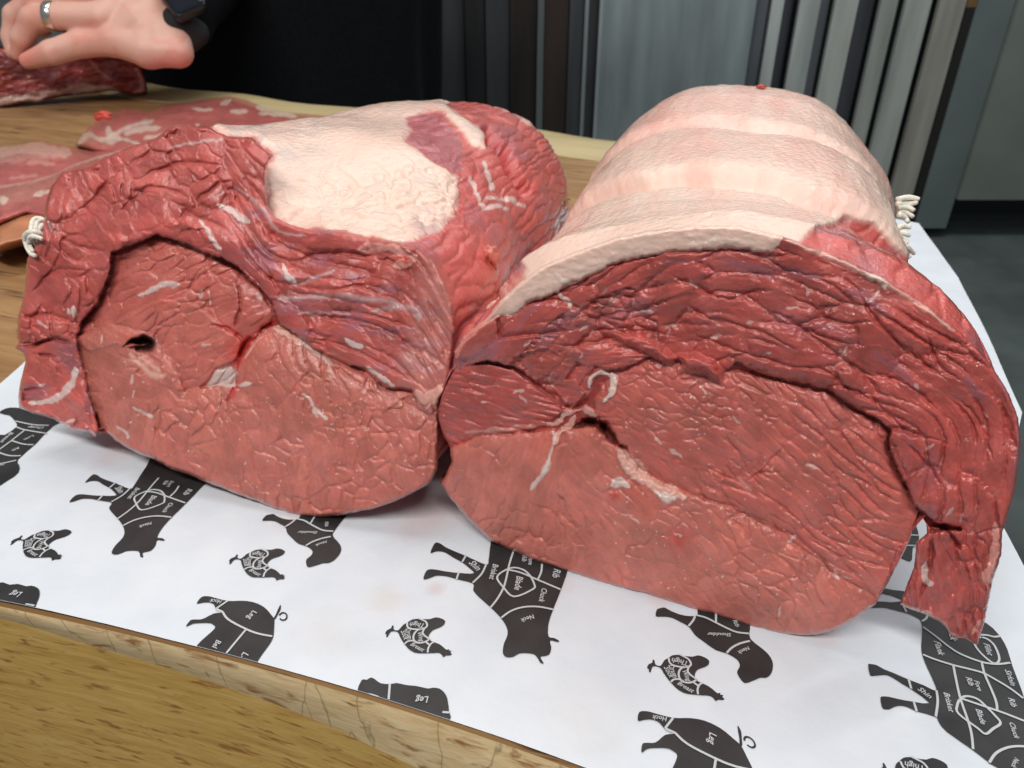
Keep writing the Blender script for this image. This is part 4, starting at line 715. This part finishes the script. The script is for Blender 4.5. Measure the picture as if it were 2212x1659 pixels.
# left scrap
m = fl.region([(20, 740), (100, 735), (165, 735), (178, 780), (190, 830), (205, 900), (230, 960), (0, 960), (0, 800)], MID*1.05, 12, 12, 24, 4)
fl.tex(m, math.radians(-35), 0, 50, 26, 4, .1, 4, 4, 12, 1, .2, .1); fl.tintmix(np.where(m, .5*ss(0, .5, fb(fl.U/40, fl.V/40, 3, 72)), 0), PURP*.8)
for L in ([(40, 748), (80, 742), (120, 730), (170, 745)], [(70, 760), (110, 770), (130, 765)]): fl.carve(L, 5, 14, DARK, .5)
fl.stroke([(162, 795), (155, 825), (135, 850), (105, 868), (62, 872)], 8, 4, GRIS*.95, 1, 7, 7); fl.stroke([(60, 895), (110, 905), (150, 925)], 9, 3, PINK*.9, .5, 8)
fl.stroke([(140, 915), (158, 905)], 5, 4, FAT); fl.stroke([(145, 665), (150, 680)], 7, 3, GRIS, 1); fl.stroke([(158, 660), (160, 685)], 9, 4, GRIS, 1)
# hole with its shade painted black, pale patch, blood seam
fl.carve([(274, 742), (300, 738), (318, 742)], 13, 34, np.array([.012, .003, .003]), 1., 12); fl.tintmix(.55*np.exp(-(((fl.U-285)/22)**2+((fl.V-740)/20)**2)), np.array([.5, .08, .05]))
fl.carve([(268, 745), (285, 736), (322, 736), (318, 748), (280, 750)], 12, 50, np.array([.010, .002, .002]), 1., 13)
for L, wd in (([(282, 762), (300, 785), (330, 808), (355, 812)], 12), ([(300, 770), (325, 785), (345, 800)], 11)): fl.stroke(L, wd, 1, np.array([.74, .42, .34]), .6, sharp=.2)
fl.carve([(600, 690), (578, 703), (555, 728), (528, 745), (515, 775), (512, 800)], 7, 22, BLOOD, .95, 10)
fl.carve([(450, 700), (488, 708), (512, 724), (528, 742)], 4, 9, BLOOD, .8, 5); fl.carve([(510, 800), (512, 833), (498, 850), (488, 875)], 6, 7, BLOOD*1.1, .8, 8)
fl.tintmix(np.clip(.55*np.exp(-(((fl.U-508)/26)**2+((fl.V-760)/34)**2)), 0, 1)*(fl.fat < .5), np.array([.60, .055, .04]))
fl.tintmix(np.clip(.4*np.exp(-(((fl.U-350)/26)**2+((fl.V-650)/22)**2)), 0, 1), np.array([.62, .10, .06]))
q = sd(W, Z, [(440, 835), (470, 795), (500, 788), (514, 800), (512, 838)]); fl.tintmix(.75*ss(0, 4, q), GRIS*.85)
fl.stroke([(590, 708), (612, 715), (640, 735), (655, 745)], 12, 6, PINK*.6+FAT*.4, .9, 11, 7); fl.stroke([(528, 775), (545, 745), (575, 715)], 5, 3, PINK, .6, 12)
fl.stroke([(650, 740), (700, 775), (715, 790)], 4, 3, GRIS*.8, 1); fl.stroke([(520, 830), (540, 830)], 8, 3, GRIS, 1); fl.stroke([(650, 848), (668, 860), (680, 885), (705, 905)], 5, 2, GRIS, .9, sharp=.4)
fl.stroke([(300, 640), (360, 612), (385, 615)], 6, 3, GRIS*.9, .8)
fl.stroke([(285, 880), (320, 895), (330, 905)], 4, 1, GRIS*.8, .6); fl.stroke([(250, 920), (270, 930), (276, 945)], 4, 1, GRIS*.8, .6)
fl.flecks([(220, 731, 16, 80, 5), (285, 820, 18, 75, 6), (446, 746, 18, 0, 6), (290, 850, 14, 80, 3), (433, 634, 16, 70, 5), (90, 832, 16, 15, 4), (90, 700, 24, -30, 4), (367, 615, 24, -20, 8), (560, 640, 20, -60, 6), (452, 640, 26, -80, 3), (680, 895, 16, -50, 5), (515, 840, 10, 0, 4)])
rs = np.random.default_rng(8)
for i in range(90): x_, y_ = rs.uniform(230, 900), rs.uniform(780, 1080); fl.stroke([(x_, y_), (x_+rs.uniform(-4, 4), y_+rs.uniform(-4, 4))], rs.uniform(1.7, 2.6), .8, GRIS*.85+MID*.15, .6, i)
jl = thing('beef_joint', (-.50, 1.25, 0), 'rolled beef joint with a torn cream fat patch and small hole in its face', 'beef joint', 'rolled beef joints')
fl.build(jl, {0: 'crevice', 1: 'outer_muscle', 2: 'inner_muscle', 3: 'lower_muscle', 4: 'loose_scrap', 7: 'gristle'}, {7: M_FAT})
P1_ = [(883, 253), (911, 246), (946, 248), (967, 267), (988, 288), (1002, 316), (1002, 362), (978, 365), (946, 348), (873, 306), (893, 281), (882, 267)]
P2_ = [(967, 229), (999, 218), (1037, 225), (1072, 243), (1125, 271), (1177, 306), (1240, 345), (1240, 430), (1100, 560), (1107, 390), (1090, 362), (1040, 345), (1052, 310), (1055, 285), (1020, 262)]
FATL = [(440, 262), (448, 273), (490, 294), (546, 297), (567, 318), (591, 336), (577, 360), (573, 402), (577, 441), (595, 469), (630, 486), (672, 495), (740, 498), (792, 512), (845, 519), (897, 516), (960, 491), (990, 455), (995, 425), (999, 379), (978, 367), (940, 352), (873, 310), (890, 281), (880, 255), (911, 244), (950, 246), (975, 262), (1000, 290), (1020, 315), (1045, 318), (1052, 290), (1020, 262), (967, 232), (960, 222), (1000, 212), (1060, 222), (1140, 262), (1190, 290), (1190, 150), (300, 150)]
def maskL(U, V, a, y, P, N_):
    wU = U+8*fb(U/30, V/30, 3, 60); wV = V+6*fb(U/30, V/30, 3, 61)
    q = sd(wU, wV, FATL); f = ss(-3, 4, q)*ss(.12, .2, P[..., 2]); lean = 1-f
    thick = ss(-2, 14, q)*ss(650, 560, U+.0*V)*.0+ss(-2, 12, q)
    rough = ss(330, 400, V)                      # torn lumpy fat near the front
    e, i, dx, dy = cells(a*15+.8*fb(a*20, y*14, 3, 62), y*13+.8*fb(a*20, y*14, 3, 63), 64)
    h = .008*fb(a*5, y*5, 2, 65)+.001*fb(a*40, y*20, 3, 66)+.0006*fb(a*110, y*90, 2, 67)+.006*thick*f
    h += f*rough*(-.0055*np.exp(-e/.13)+.009*(i-.5)*ss(0, .5, e)+.0035*fb(a*36, y*24, 3, 68)-.008*ss(.75, 1., 1-np.abs(fb(a*14, y*9, 2, 58))*3))
    e2, i2, _, _ = cells(a*26+.3*fb(a*20, y*20, 2, 2), y*4, 69); h += lean*(-.006*np.exp(-e2/.16)+.002*(i2-.5))
    c = FAT*(1+.07*fb(a*16, y*9, 3, 48)[..., None])+np.zeros(U.shape+(3,)); k = (.4*ss(-.1, .5, fb(a*9, y*5, 3, 49)))[..., None]; c = c*(1-k)+CREAM*k
    k = (.55*ss(390, 330, V)*ss(760, 600, U)*ss(-.2, .3, fb(U/50, V/12, 3, 53)))[..., None]; c = c*(1-k)+np.array([.50, .43, .40])*k
    k = .7*np.exp(-(((U-925)/38)**2+((V-485)/28)**2))[..., None]*ss(-.3, .3, fb(U/20, V/20, 2, 54))[..., None]; c = c*(1-k)+np.array([.36, .22, .22])*k
    pu = ss(.0, .5, fb(a*10, y*10, 3, 51))[..., None]; lc = MID*1.15*(1-pu*.35)+PURP*pu*.35
    st = (.6*ss(.35, .6, fb(a*30, y*4, 3, 55))*ss(400, 300, V+.0))[..., None]; lc = lc*(1-st*.6)+np.array([.66, .10, .07])*st*.6
    for L, wd in (([(1040, 345), (1060, 380), (1075, 400)], 6), ([(1020, 380), (1050, 440), (1100, 450)], 7), ([(1060, 420), (1110, 430), (1135, 440)], 6)):
        d = dline(wU, wV, L)[0]; k = (.75*ss(wd, wd*.4, d))[..., None]; lc = lc*(1-k)+GRIS*k
    q1 = ss(-3, 3, sd(wU, wV, P1_))[..., None]; lc = lc*(1-q1)+(MID*.6+PURP*.5)*q1
    d = dline(wU, wV, [(1050, 280), (1090, 320), (1110, 370), (1140, 410)])[0]; h -= lean*.05*np.exp(-(d/9)**2)*(V < 460); k = (.8*np.exp(-(d/16)**2))[..., None]; lc = lc*(1-k)+np.array([.40, .02, .018])*k
    k = (.65*np.exp(-np.abs(q)/9)*ss(-.5, .4, fb(a*22, y*18, 3, 57)))[..., None]; c = c*(1-k)+np.array([.70, .30, .25])*k
    c = c*f[..., None]+lc*(1-f[..., None])
    return h, c, f, (f < .5).astype(int)
ringL = LO[:9]+[(370, 292), (440, 345), (520, 420), (590, 478), (640, 494)]+LO[21:33]+[(a-5 if a > 500 else a+5, b-6) for a, b in LO[34:52]]+[(200, 930), (150, 900), (80, 860), (60, 780)]+LO[65:]
PL = body(('fat_cap', 'lean_side'), ringL, LT, (.45, .89), 1.30, [(0, .46), (.3, .42), (.6, .38), (1, .30)], [(0, .61), (.2, .605), (.4, .60), (.65, .575), (.85, .54), (1, .45)], [(0, 0), (.4, -.03), (1, -.10)], jl, (M_FAT, M_LEAN), maskL, bw=.24, cons=((.46, .05, .02),), raise_=0)
def surf_t(u, v, t_):
    best = 9.
    for PP in (PR, PL):
        uu_, vv_ = proj(PP); k_ = np.hypot(uu_-u, vv_-v) < 6
        if k_.any(): q_ = PP[k_]; best = min(best, float(np.min(q_[:, 1]*CT-(q_[:, 2]-1)*ST)))
    return best if best < 8 and u > 300 else t_
# ------------------------------------------------------------ twine
def knot(name, loops, parent):
    return tubes(name, loops, M_TWINE, parent)
def P3(u, v, t): return unproj(np.array(u, float), np.array(v, float), np.array(t, float))
tl = float(LT(np.array([95.]), np.array([500.]))[0])*1.01
lp = []
for k, (L, r) in enumerate((([(104, 482), (88, 472), (74, 474), (68, 492), (72, 516), (80, 532)], .0052), ([(102, 490), (90, 478), (80, 482), (78, 500), (84, 520), (92, 530)], .0050), ([(100, 500), (94, 486), (88, 490), (86, 506), (92, 522)], .0048), ([(96, 508), (76, 500), (62, 502), (54, 512), (58, 530), (66, 546), (76, 552)], .0054), ([(92, 516), (74, 510), (64, 514), (64, 530), (72, 544)], .0050), ([(104, 478), (108, 488), (114, 502), (122, 512)], .0020))):
    lp.append(([P3(u, v, tl-.010*k+.012*math.sin(i*1.3+k)) for i, (u, v) in enumerate(L)], (r*.8, r, r, r*.75)))
knot('twine_knot', lp, jl)
tr = surf_t(1932, 450, 1.97)+.05
for part_ in ([((1938, 431), (1962, 426), (1986, 430)), ((1938, 440), (1960, 441), (1981, 437)), ((1940, 448), (1960, 447), (1975, 454)), ((1940, 455), (1960, 460), (1973, 468)), ((1942, 463), (1955, 470), (1962, 480))],
              [((1938, 493), (1952, 488), (1968, 491)), ((1938, 502), (1952, 503), (1965, 509)), ((1938, 513), (1950, 519), (1962, 524))], [((1946, 528), (1960, 534), (1974, 547)), ((1944, 537), (1956, 546), (1966, 556))]):
    knot('twine_knot', [([P3(u, v, tr-(.04 if v > 485 else 0)+.01*math.sin(u+v)) for u, v in L], (.0062, .0058, .0040)) for L in part_], jr)
# ------------------------------------------------------------ cut slices lying on the block
def zlev(f): return lambda U, V: (1-f(U, V))/(-ray(U, V)[..., 2])
SLM = np.array([.50, .13, .115])
def slicebase(outline, z0, dome, seed, g=1.8, edge=20.):
    f = Face(outline, None, g, 3, seed, edge, 0); f.h[:] = 0
    f.tf = lambda U, V: (1-(.006+(z0+dome*np.sqrt(np.clip(1-(1-np.clip(sd(U, V, outline)/26, 0, 1))**2, 0, 1)))))/(-ray(U, V)[..., 2])
    f.c[:] = SLM; f.c *= (1+.15*fb(f.U/60, f.V/18, 3, seed))[..., None]; f.gr = np.stack([f.U*.6, f.V], -1); f.h = 5*fb(f.U/45, f.V/10, 3, seed+2); return f
o1 = [(160, 314), (189, 276), (224, 252), (266, 234), (300, 236), (325, 243), (350, 226), (413, 218), (450, 210), (497, 206), (532, 213), (577, 231), (640, 242), (720, 250), (720, 320), (400, 345), (250, 340)]
f = slicebase(o1, .0, .055, 81)
for L, wd in (([(215, 305), (245, 288), (285, 272), (330, 262)], 9), ([(270, 290), (300, 280), (345, 278)], 7), ([(170, 308), (190, 290), (215, 300), (260, 300)], 13), ([(235, 275), (238, 290), (260, 298), (300, 312)], 8), ([(480, 222), (500, 214)], 9), ([(500, 240), (530, 242)], 11), ([(555, 232), (585, 236), (620, 245)], 11), ([(560, 245), (640, 250)], 9), ([(415, 236), (460, 236)], 6), ([(310, 300), (400, 285), (430, 268)], 5)): f.stroke(L, wd, 2, CREAM, 1, int(wd), sharp=.5)
for x_, y_, r_ in ((200, 305, 10), (225, 310, 8)): f.tintmix(.8*np.exp(-((f.U-x_)**2+(f.V-y_)**2)/r_**2), np.array([.45, .20, .12]))
t = thing('meat_slice', gz(300, 290), 'marbled slice lying on the bare wood behind the left joint', 'meat slice', 'cut slices on the block')
f.build(t, {0: 'lean_meat'}, {}, solid=0)
f = Face([(238, 268), (262, 268), (290, 280), (310, 305), (290, 315), (255, 300), (240, 282)], None, 1.7, 2, 82, 12, 0); f.tf = lambda U, V: (1-(.04+.05*np.sqrt(np.clip(sd(U, V, f.out)/18, 0, 1))))/(-ray(U, V)[..., 2]); f.h[:] = 0; f.c[:] = np.array([.50, .2, .16])
o2 = [(-20, 330), (0, 318), (40, 312), (80, 306), (120, 308), (160, 318), (200, 326), (260, 322), (330, 300), (430, 300), (430, 400), (-20, 420)]
f = slicebase(o2, .01, .075, 83)
for L, wd, c_ in (([(-10, 330), (30, 324), (70, 322), (110, 326), (150, 330)], 22, PINK*.35+FAT*.65), ([(60, 352), (90, 352), (120, 355)], 5, PINK), ([(-10, 350), (60, 340), (100, 346)], 10, PINK*.8), ([(20, 385), (80, 378)], 4, PINK)): f.stroke(L, wd, 2, c_, .8, int(wd), sharp=.75)
t = thing('meat_slice', gz(120, 350), 'uppermost of the striped belly slices left of the left joint', 'meat slice', 'cut slices on the block'); f.build(t, {0: 'lean_meat'}, {})
o3 = [(-20, 402), (0, 396), (60, 386), (110, 372), (160, 348), (210, 334), (270, 322), (330, 308), (420, 330), (420, 560), (60, 470), (-20, 500)]
f = slicebase(o3, .03, .09, 84)
for L, wd, c_ in (([(-15, 398), (40, 392), (100, 376), (150, 350), (200, 333), (300, 318)], 13, CREAM), ([(-15, 425), (40, 418), (100, 398), (160, 372)], 17, np.array([.55, .22, .17])), ([(75, 420), (115, 412)], 5, CREAM), ([(-10, 432), (15, 430)], 8, CREAM)): f.stroke(L, wd, 2, c_, .8, int(wd), sharp=.75)
t = thing('meat_slice', gz(60, 440), 'middle belly slice with one long white fat stripe at the left edge', 'meat slice', 'cut slices on the block'); f.build(t, {0: 'lean_meat'}, {})
o4 = [(-20, 485), (0, 472), (37, 453), (70, 443), (110, 436), (200, 430), (200, 530), (90, 520), (60, 530), (30, 538), (0, 547), (-20, 552)]
f = slicebase(o4, .0, .105, 85, edge=24); f.c[:] = np.array([.55, .23, .11]); f.c *= (1+.2*fb(f.U/40, f.V/20, 3, 2))[..., None]
f.stroke([(-15, 478), (37, 455), (70, 446), (110, 440)], 10, 3, CREAM, 1, 4, sharp=.3)
t = thing('meat_slice', gz(40, 530), 'lowest belly slice showing its thick tan fat side beside the twine knot', 'meat slice', 'cut slices on the block'); f.build(t, {0: 'fat_layer'}, {0: M_FAT})
# meat under the hand
o5 = [(-20, 95), (0, 100), (25, 108), (45, 125), (60, 140), (120, 138), (160, 122), (230, 118), (290, 130), (308, 145), (314, 170), (319, 190), (316, 203), (290, 203), (240, 196), (190, 201), (150, 206), (100, 215), (60, 222), (0, 232), (-20, 236)]
def t5(U, V): return 4.60+U/317*.28-(230-V)/80*.10
f = Face(o5, t5, 1.8, 3, 86, 14, 26); f.c[:] = np.array([.30, .05, .045]); f.c *= (1+.35*fb(f.U/40, f.V/14, 3, 86))[..., None]; f.h = 10*fb(f.U/40, f.V/18, 3, 87)+2*fb(f.U/12, f.V/5, 2, 88)
f.tintmix(.5*ss(0, .5, fb(f.U/50, f.V/20, 3, 89)), PURP*.7)
f.stroke([(-15, 224), (30, 214), (80, 208), (120, 200), (170, 192), (220, 192), (262, 201)], 12, 3, CREAM*.9+PINK*.1, 1, 5, sharp=.3)
f.stroke([(195, 128), (215, 150), (232, 170), (240, 172)], 8, 4, PINK*.8, .5, 6, sharp=.2); f.stroke([(292, 148), (306, 165), (312, 190), (290, 200)], 8, 5, PINK, .5, 7, sharp=.2); f.stroke([(60, 165), (64, 168)], 5, 2, CREAM)
f.stroke([(0, 106), (25, 114), (40, 128)], 7, 3, np.array([.65, .16, .09]), .2, sharp=.2)
t = thing('meat_strip', gz(150, 215), 'dark red meat strip edged with fat, pressed down under the hand', 'meat strip'); f.build(t, {0: 'lean_meat'}, {}, solid=60)
# small scraps and speck
def blob(name, u, v, t_, r, sq, c, label, cat, seed, parent=None):
    n1, n2 = 30, 18; V = []; c0 = P3(u, v, surf_t(u, v, t_))
    for j in range(n2+1):
        for i in range(n1):
            a, b = 2*math.pi*i/n1, math.pi*j/n2; d = np.array([math.cos(a)*math.sin(b), math.sin(a)*math.sin(b), math.cos(b)])
            V.append(c0+r*d*np.array(sq)*(1+.55*float(fb(d[0]*1.9+seed, d[1]*1.9+d[2]*2.3, 3, seed))))
    Fc = [(j*n1+i, (j+1)*n1+i, (j+1)*n1+(i+1) % n1, j*n1+(i+1) % n1) for j in range(n2) for i in range(n1)]
    o = mesh(name, V, np.array(Fc), M_LEAN, parent, np.tile(np.array(c), (len(V), 1)), np.array(V)*300, np.zeros(len(V)))
    return tag(o, label, cat) if label else o
blob('meat_scrap', 222, 251, 3.52, .036, (1, .6, .5), (.55, .05, .03), 'small bright red scrap lying on the edge of the marbled slice', 'meat scrap', 1)
blob('meat_scrap', 1645, 186, 1.93, .013, (1, .7, .35), (.6, .08, .05), 'tiny bright red scrap on the crown of the right joint', 'meat scrap', 2)
blob('meat_scrap', 1060, 552, 1.33, .020, (.7, .6, 1.2), (.55, .15, .11), 'red scrap wedged in the gap between the two joints', 'meat scrap', 3)
th_ = surf_t(1222, 434, 1.23)-.006
m_h = simple('green_herb', (.20, .20, .02), .6)
tag(tubes('herb_speck', [([P3(1219, 440, th_), P3(1220, 431, th_-.004), P3(1227, 428, th_-.004), P3(1232, 432, th_-.002)], .0022)], m_h), 'tiny green herb speck on the pale fat of the right joint', 'herb')
# ------------------------------------------------------------ person
def sdf_mesh(caps, h, k=.02, disp=None):
    A = np.array([c[0] for c in caps]+[c[1] for c in caps]); rm = max(max(c[2], c[3]) for c in caps)+.02
    lo = A.min(0)-rm; hi = A.max(0)+rm; ax = [np.arange(lo[i], hi[i]+h, h) for i in range(3)]; X, Y, Z_ = np.meshgrid(*ax, indexing='ij')
    acc = np.zeros(X.shape)
    for a, b, r0, r1, *kk in caps:
        a = np.array(a); b = np.array(b); d = b-a; l2 = d@d+1e-12; t_ = np.clip(((X-a[0])*d[0]+(Y-a[1])*d[1]+(Z_-a[2])*d[2])/l2, 0, 1)
        q = np.sqrt((X-a[0]-t_*d[0])**2+(Y-a[1]-t_*d[1])**2+(Z_-a[2]-t_*d[2])**2)-(r0+(r1-r0)*t_); acc += np.exp(-np.clip(q/k, -60, 60))
    f_ = -k*np.log(acc+1e-30); sgn = f_ < 0
    nx, ny, nz = [m-1 for m in f_.shape]; cs = np.zeros((nx, ny, nz, 3)); ct = np.zeros((nx, ny, nz)); off = [(i, j, l) for i in (0, 1) for j in (0, 1) for l in (0, 1)]
    g_ = lambda o: f_[o[0]:o[0]+nx, o[1]:o[1]+ny, o[2]:o[2]+nz]
    for o in off:
        for a_ in range(3):
            if o[a_]: continue
            o2_ = list(o); o2_[a_] = 1; A_, B_ = g_(o), g_(o2_); m = (A_ < 0) != (B_ < 0); t_ = np.where(m, A_/(A_-B_+1e-30), 0)
            for b_ in range(3): cs[..., b_] += np.where(m, o[b_]+(t_ if b_ == a_ else 0), 0)
            ct += m
    act = ct > 0; idx = -np.ones(act.shape, int); idx[act] = np.arange(act.sum()); I = np.argwhere(act); V = lo+(I+cs[act]/ct[act][:, None])*h; Fs = []
    for a_ in range(3):
        b_, c_ = (a_+1) % 3, (a_+2) % 3; sl = [slice(1, m) for m in (nx, ny, nz)]; sl[a_] = slice(0, (nx, ny, nz)[a_]); s2 = list(sl); s2[a_] = slice(1, (nx, ny, nz)[a_]+1)
        s0, s1 = sgn[tuple(sl)], sgn[tuple(s2)]; p_ = np.argwhere(s0 != s1)
        if not len(p_): continue
        base = p_.copy(); base[:, b_] += 1; base[:, c_] += 1; fl_ = s0[tuple(p_.T)]
        def gi(db, dc): q = base.copy(); q[:, b_] -= db; q[:, c_] -= dc; return idx[tuple(q.T)]
        q4 = np.c_[gi(0, 0), gi(1, 0), gi(1, 1), gi(0, 1)]; q4[~fl_] = q4[~fl_][:, ::-1]; Fs.append(q4)
    return V, np.vstack(Fs)
def skin_mat():
    m, nt, b = newmat('pale_pink_skin'); L = nt.links.new; a = nd(nt, 'ShaderNodeAttribute', attribute_name='Col'); L(a.outputs['Color'], b.inputs['Base Color'])
    n = nd(nt, 'ShaderNodeTexNoise', i_Scale=500., i_Detail=4.); g_ = nd(nt, 'ShaderNodeNewGeometry'); L(g_.outputs['Position'], n.inputs['Vector'])
    bp = nd(nt, 'ShaderNodeBump', i_Strength=.25, i_Distance=.0008); L(n.outputs[0], bp.inputs['Height']); L(bp.outputs[0], b.inputs['Normal'])
    b.inputs['Roughness'].default_value = .48; b.inputs['Subsurface Weight'].default_value = .3; b.inputs['Subsurface Radius'].default_value = (1, .35, .2); b.inputs['Subsurface Scale'].default_value = .004; return m
HT = 4.42
def J(u, v, r, dt=0.): return P3(u, v, HT+dt), r*(HT+dt)/F
def C(a, b): (p, r), (q_, s_) = a, b; return (p, q_, r, s_)
Wr = J(352, -20, 50, .10); HL = J(384, 112, 31, -.02); HM = J(320, 108, 36, -.04); K5 = J(248, 86, 33, -.04); K4 = J(222, 40, 33, -.07); K3 = J(205, -12, 33, .0); K2 = J(195, -50, 30, .1)
caps = [C(Wr, K5), C(Wr, K4), C(Wr, K3), C(Wr, K2), C(HL, HM), C(HM, K5), C(Wr, HL), C(J(330, 40, 50, .02), J(370, 95, 38, .0)), C(J(300, 50, 46, -.02), K5), C(HM, J(330, 20, 44, 0)),
        C(K4, J(118, 34, 27, -.08)), C(J(118, 34, 27, -.08), J(72, 42, 27, -.06)), C(J(72, 42, 27, -.06), J(48, 84, 22, -.02)), C(J(48, 84, 22, -.02), J(40, 116, 16, .02)),
        C(K3, J(80, -2, 27, -.02)), C(J(80, -2, 27, -.02), J(34, 34, 24, .02)), C(J(34, 34, 24, .02), J(24, 80, 19, .05)), C(J(24, 80, 19, .05), J(28, 112, 15, .06)),
        C(K5, J(180, 92, 29, -.05)), C(J(180, 92, 29, -.05), J(112, 113, 25, -.06)), C(J(112, 113, 25, -.06), J(60, 131, 17, -.04)),
        C(K2, J(140, -60, 26, .2)), C(J(140, -60, 26, .2), J(90, 60, 20, .35)),
        C(Wr, J(480, -190, 62, .6))]
V, Fq = sdf_mesh(caps, .010, .0065)
uu, vv = proj(V); red = np.clip(.75*np.exp(-(((uu-55)/38)**2+((vv-120)/34)**2))+.45*np.exp(-(((uu-200)/50)**2+((vv-70)/26)**2))+.4*np.exp(-(((uu-75)/40)**2+((vv-40)/36)**2))+.35*np.exp(-(((uu-400)/40)**2+((vv-130)/26)**2))+.35*ss(.1, .7, fb(uu/28, vv/22, 3, 6)), 0, .8)[:, None]
skin = np.array([.72, .42, .33])*(1+.06*fb(uu/40, vv/40, 3, 4))[:, None]; skin = skin*(1-red)+np.array([.70, .22, .17])*red
pr = thing('person', (-1.6, 5.2, -5.4), 'person in black clothes with a silver ring and black watch, one hand pressing meat', 'person')
mesh('body', V, Fq, skin_mat(), pr, skin)
# ring
M_RING = simple('silver_ring', (.75, .72, .66), .22, 1.0)
def hoop(name, c, axis, r, wd, th, mat, parent, n=40, sx=1.0):
    axis = axis/np.linalg.norm(axis); a = np.cross(axis, [0, 0, 1.]); a /= np.linalg.norm(a); b = np.cross(axis, a); V = []
    for i in range(n):
        q = 2*math.pi*i/n; d = math.cos(q)*a*sx+math.sin(q)*b
        for rr, ww in ((r, -wd), (r+th*.7, -wd), (r+th, -wd*.7), (r+th, wd*.7), (r+th*.7, wd), (r, wd)): V.append(c+d*rr+axis*ww)
    return meshpoly(name, V, [(i*6+j, i*6+(j+1) % 6, ((i+1) % n)*6+(j+1) % 6, ((i+1) % n)*6+j) for i in range(n) for j in range(6)], mat, parent, sm=True)
hoop('ring', P3(113, 34, HT-.082), P3(222, 40, HT-.07)-P3(100, 32, HT-.08), 0.073, .024, .009, M_RING, pr)
# clothes
M_CL = simple('black_cloth', (.0035, .0045, .006), .95, nscale=260, var=.35, bump=.25); M_CL.node_tree.nodes['Principled BSDF'].inputs['Specular IOR Level'].default_value = .15
X = []; n1, n2 = 120, 70; VV = []
for j in range(n2):
    z = -4.9+j/(n2-1)*8.2
    for i in range(n1):
        a = 2*math.pi*i/n1; fo = 1+.035*math.sin(a*9+z*.7)+.03*float(vn(a*3, z*1.1, 3)); VV.append((-1.95+1.34*(1+.05*(z+1)*.3)*math.cos(a)*fo, 6.35+.72*math.sin(a)*fo, z))
VV += [(-1.95, 6.35, 3.5)]; top = len(VV)-1
obj_ = meshpoly('jacket', VV, [(j*n1+i, j*n1+(i+1) % n1, (j+1)*n1+(i+1) % n1, (j+1)*n1+i) for j in range(n2-1) for i in range(n1)]+[((n2-1)*n1+i, (n2-1)*n1+(i+1) % n1, top) for i in range(n1)], M_CL, pr, sm=True)
V, Fq = sdf_mesh([(P3(450, -40, HT+.35), P3(560, -260, HT+1.3), .19, .27), (P3(560, -260, HT+1.3), P3(640, -300, HT+2.3), .27, .32), (P3(432, -8, HT+.22), P3(455, -50, HT+.35), .17, .19), (P3(428, 66, HT+.16), P3(430, 0, HT+.2), .085, .15)], .022, .02)
mesh('sleeve', V, Fq, M_CL, pr)
# watch: strap, case with glass, all one child with sub-parts
M_WA = simple('black_rubber', (.008, .008, .009), .8); M_GL = simple('black_watch_glass', (.012, .014, .02), .08); M_CASE = simple('dark_grey_metal', (.03, .033, .04), .3, .7)
def rbox(name, c, ax, ay, az, sx, sy, sz, rr, mat, parent):
    V = []; seg = 6; lay = [(-sz, .82), (-sz*.8, .95), (-sz*.4, 1), (sz*.4, 1), (sz*.8, .93), (sz, .8)]; ring = []
    for qd, (mx, my) in enumerate(((1, 1), (-1, 1), (-1, -1), (1, -1))):
        for k in range(seg+1):
            q = math.pi/2*(qd+k/seg); ring.append((mx*(sx-rr)+rr*math.cos(q), my*(sy-rr)+rr*math.sin(q)))
    for z, k in lay: V += [c+ax*x*k+ay*y*k+az*z for x, y in ring]
    m = len(ring); Fc = [(j*m+i, j*m+(i+1) % m, (j+1)*m+(i+1) % m, (j+1)*m+i) for j in range(5) for i in range(m)]+[tuple(range(m))[::-1], tuple(5*m+i for i in range(m))]
    return meshpoly(name, V, Fc, mat, parent, sm=False)
wc = P3(392, -6, HT-.10); ax = P3(437, 22, HT-.08)-P3(376, 50, HT-.13); ax /= np.linalg.norm(ax); az = np.array([.10, -.80, .55]); az -= ax*(az@ax); az /= np.linalg.norm(az); ay = np.cross(az, ax)
wt = rbox('wristwatch', wc, ax, ay, az, .098, .120, .040, .03, M_CASE, pr)
rbox('watch_glass', wc+az*.034, ax, ay, az, .084, .106, .014, .026, M_GL, wt)
V, Fq = sdf_mesh([(P3(352, 40, HT-.02), P3(372, 70, HT+.0), .05, .05), (P3(372, 62, HT-.02), P3(410, 92, HT+.06), .055, .05), (P3(385, 45, HT-.02), P3(425, 70, HT+.06), .075, .07)], .014, .02); mesh('watch_strap', V, Fq, M_WA, wt)
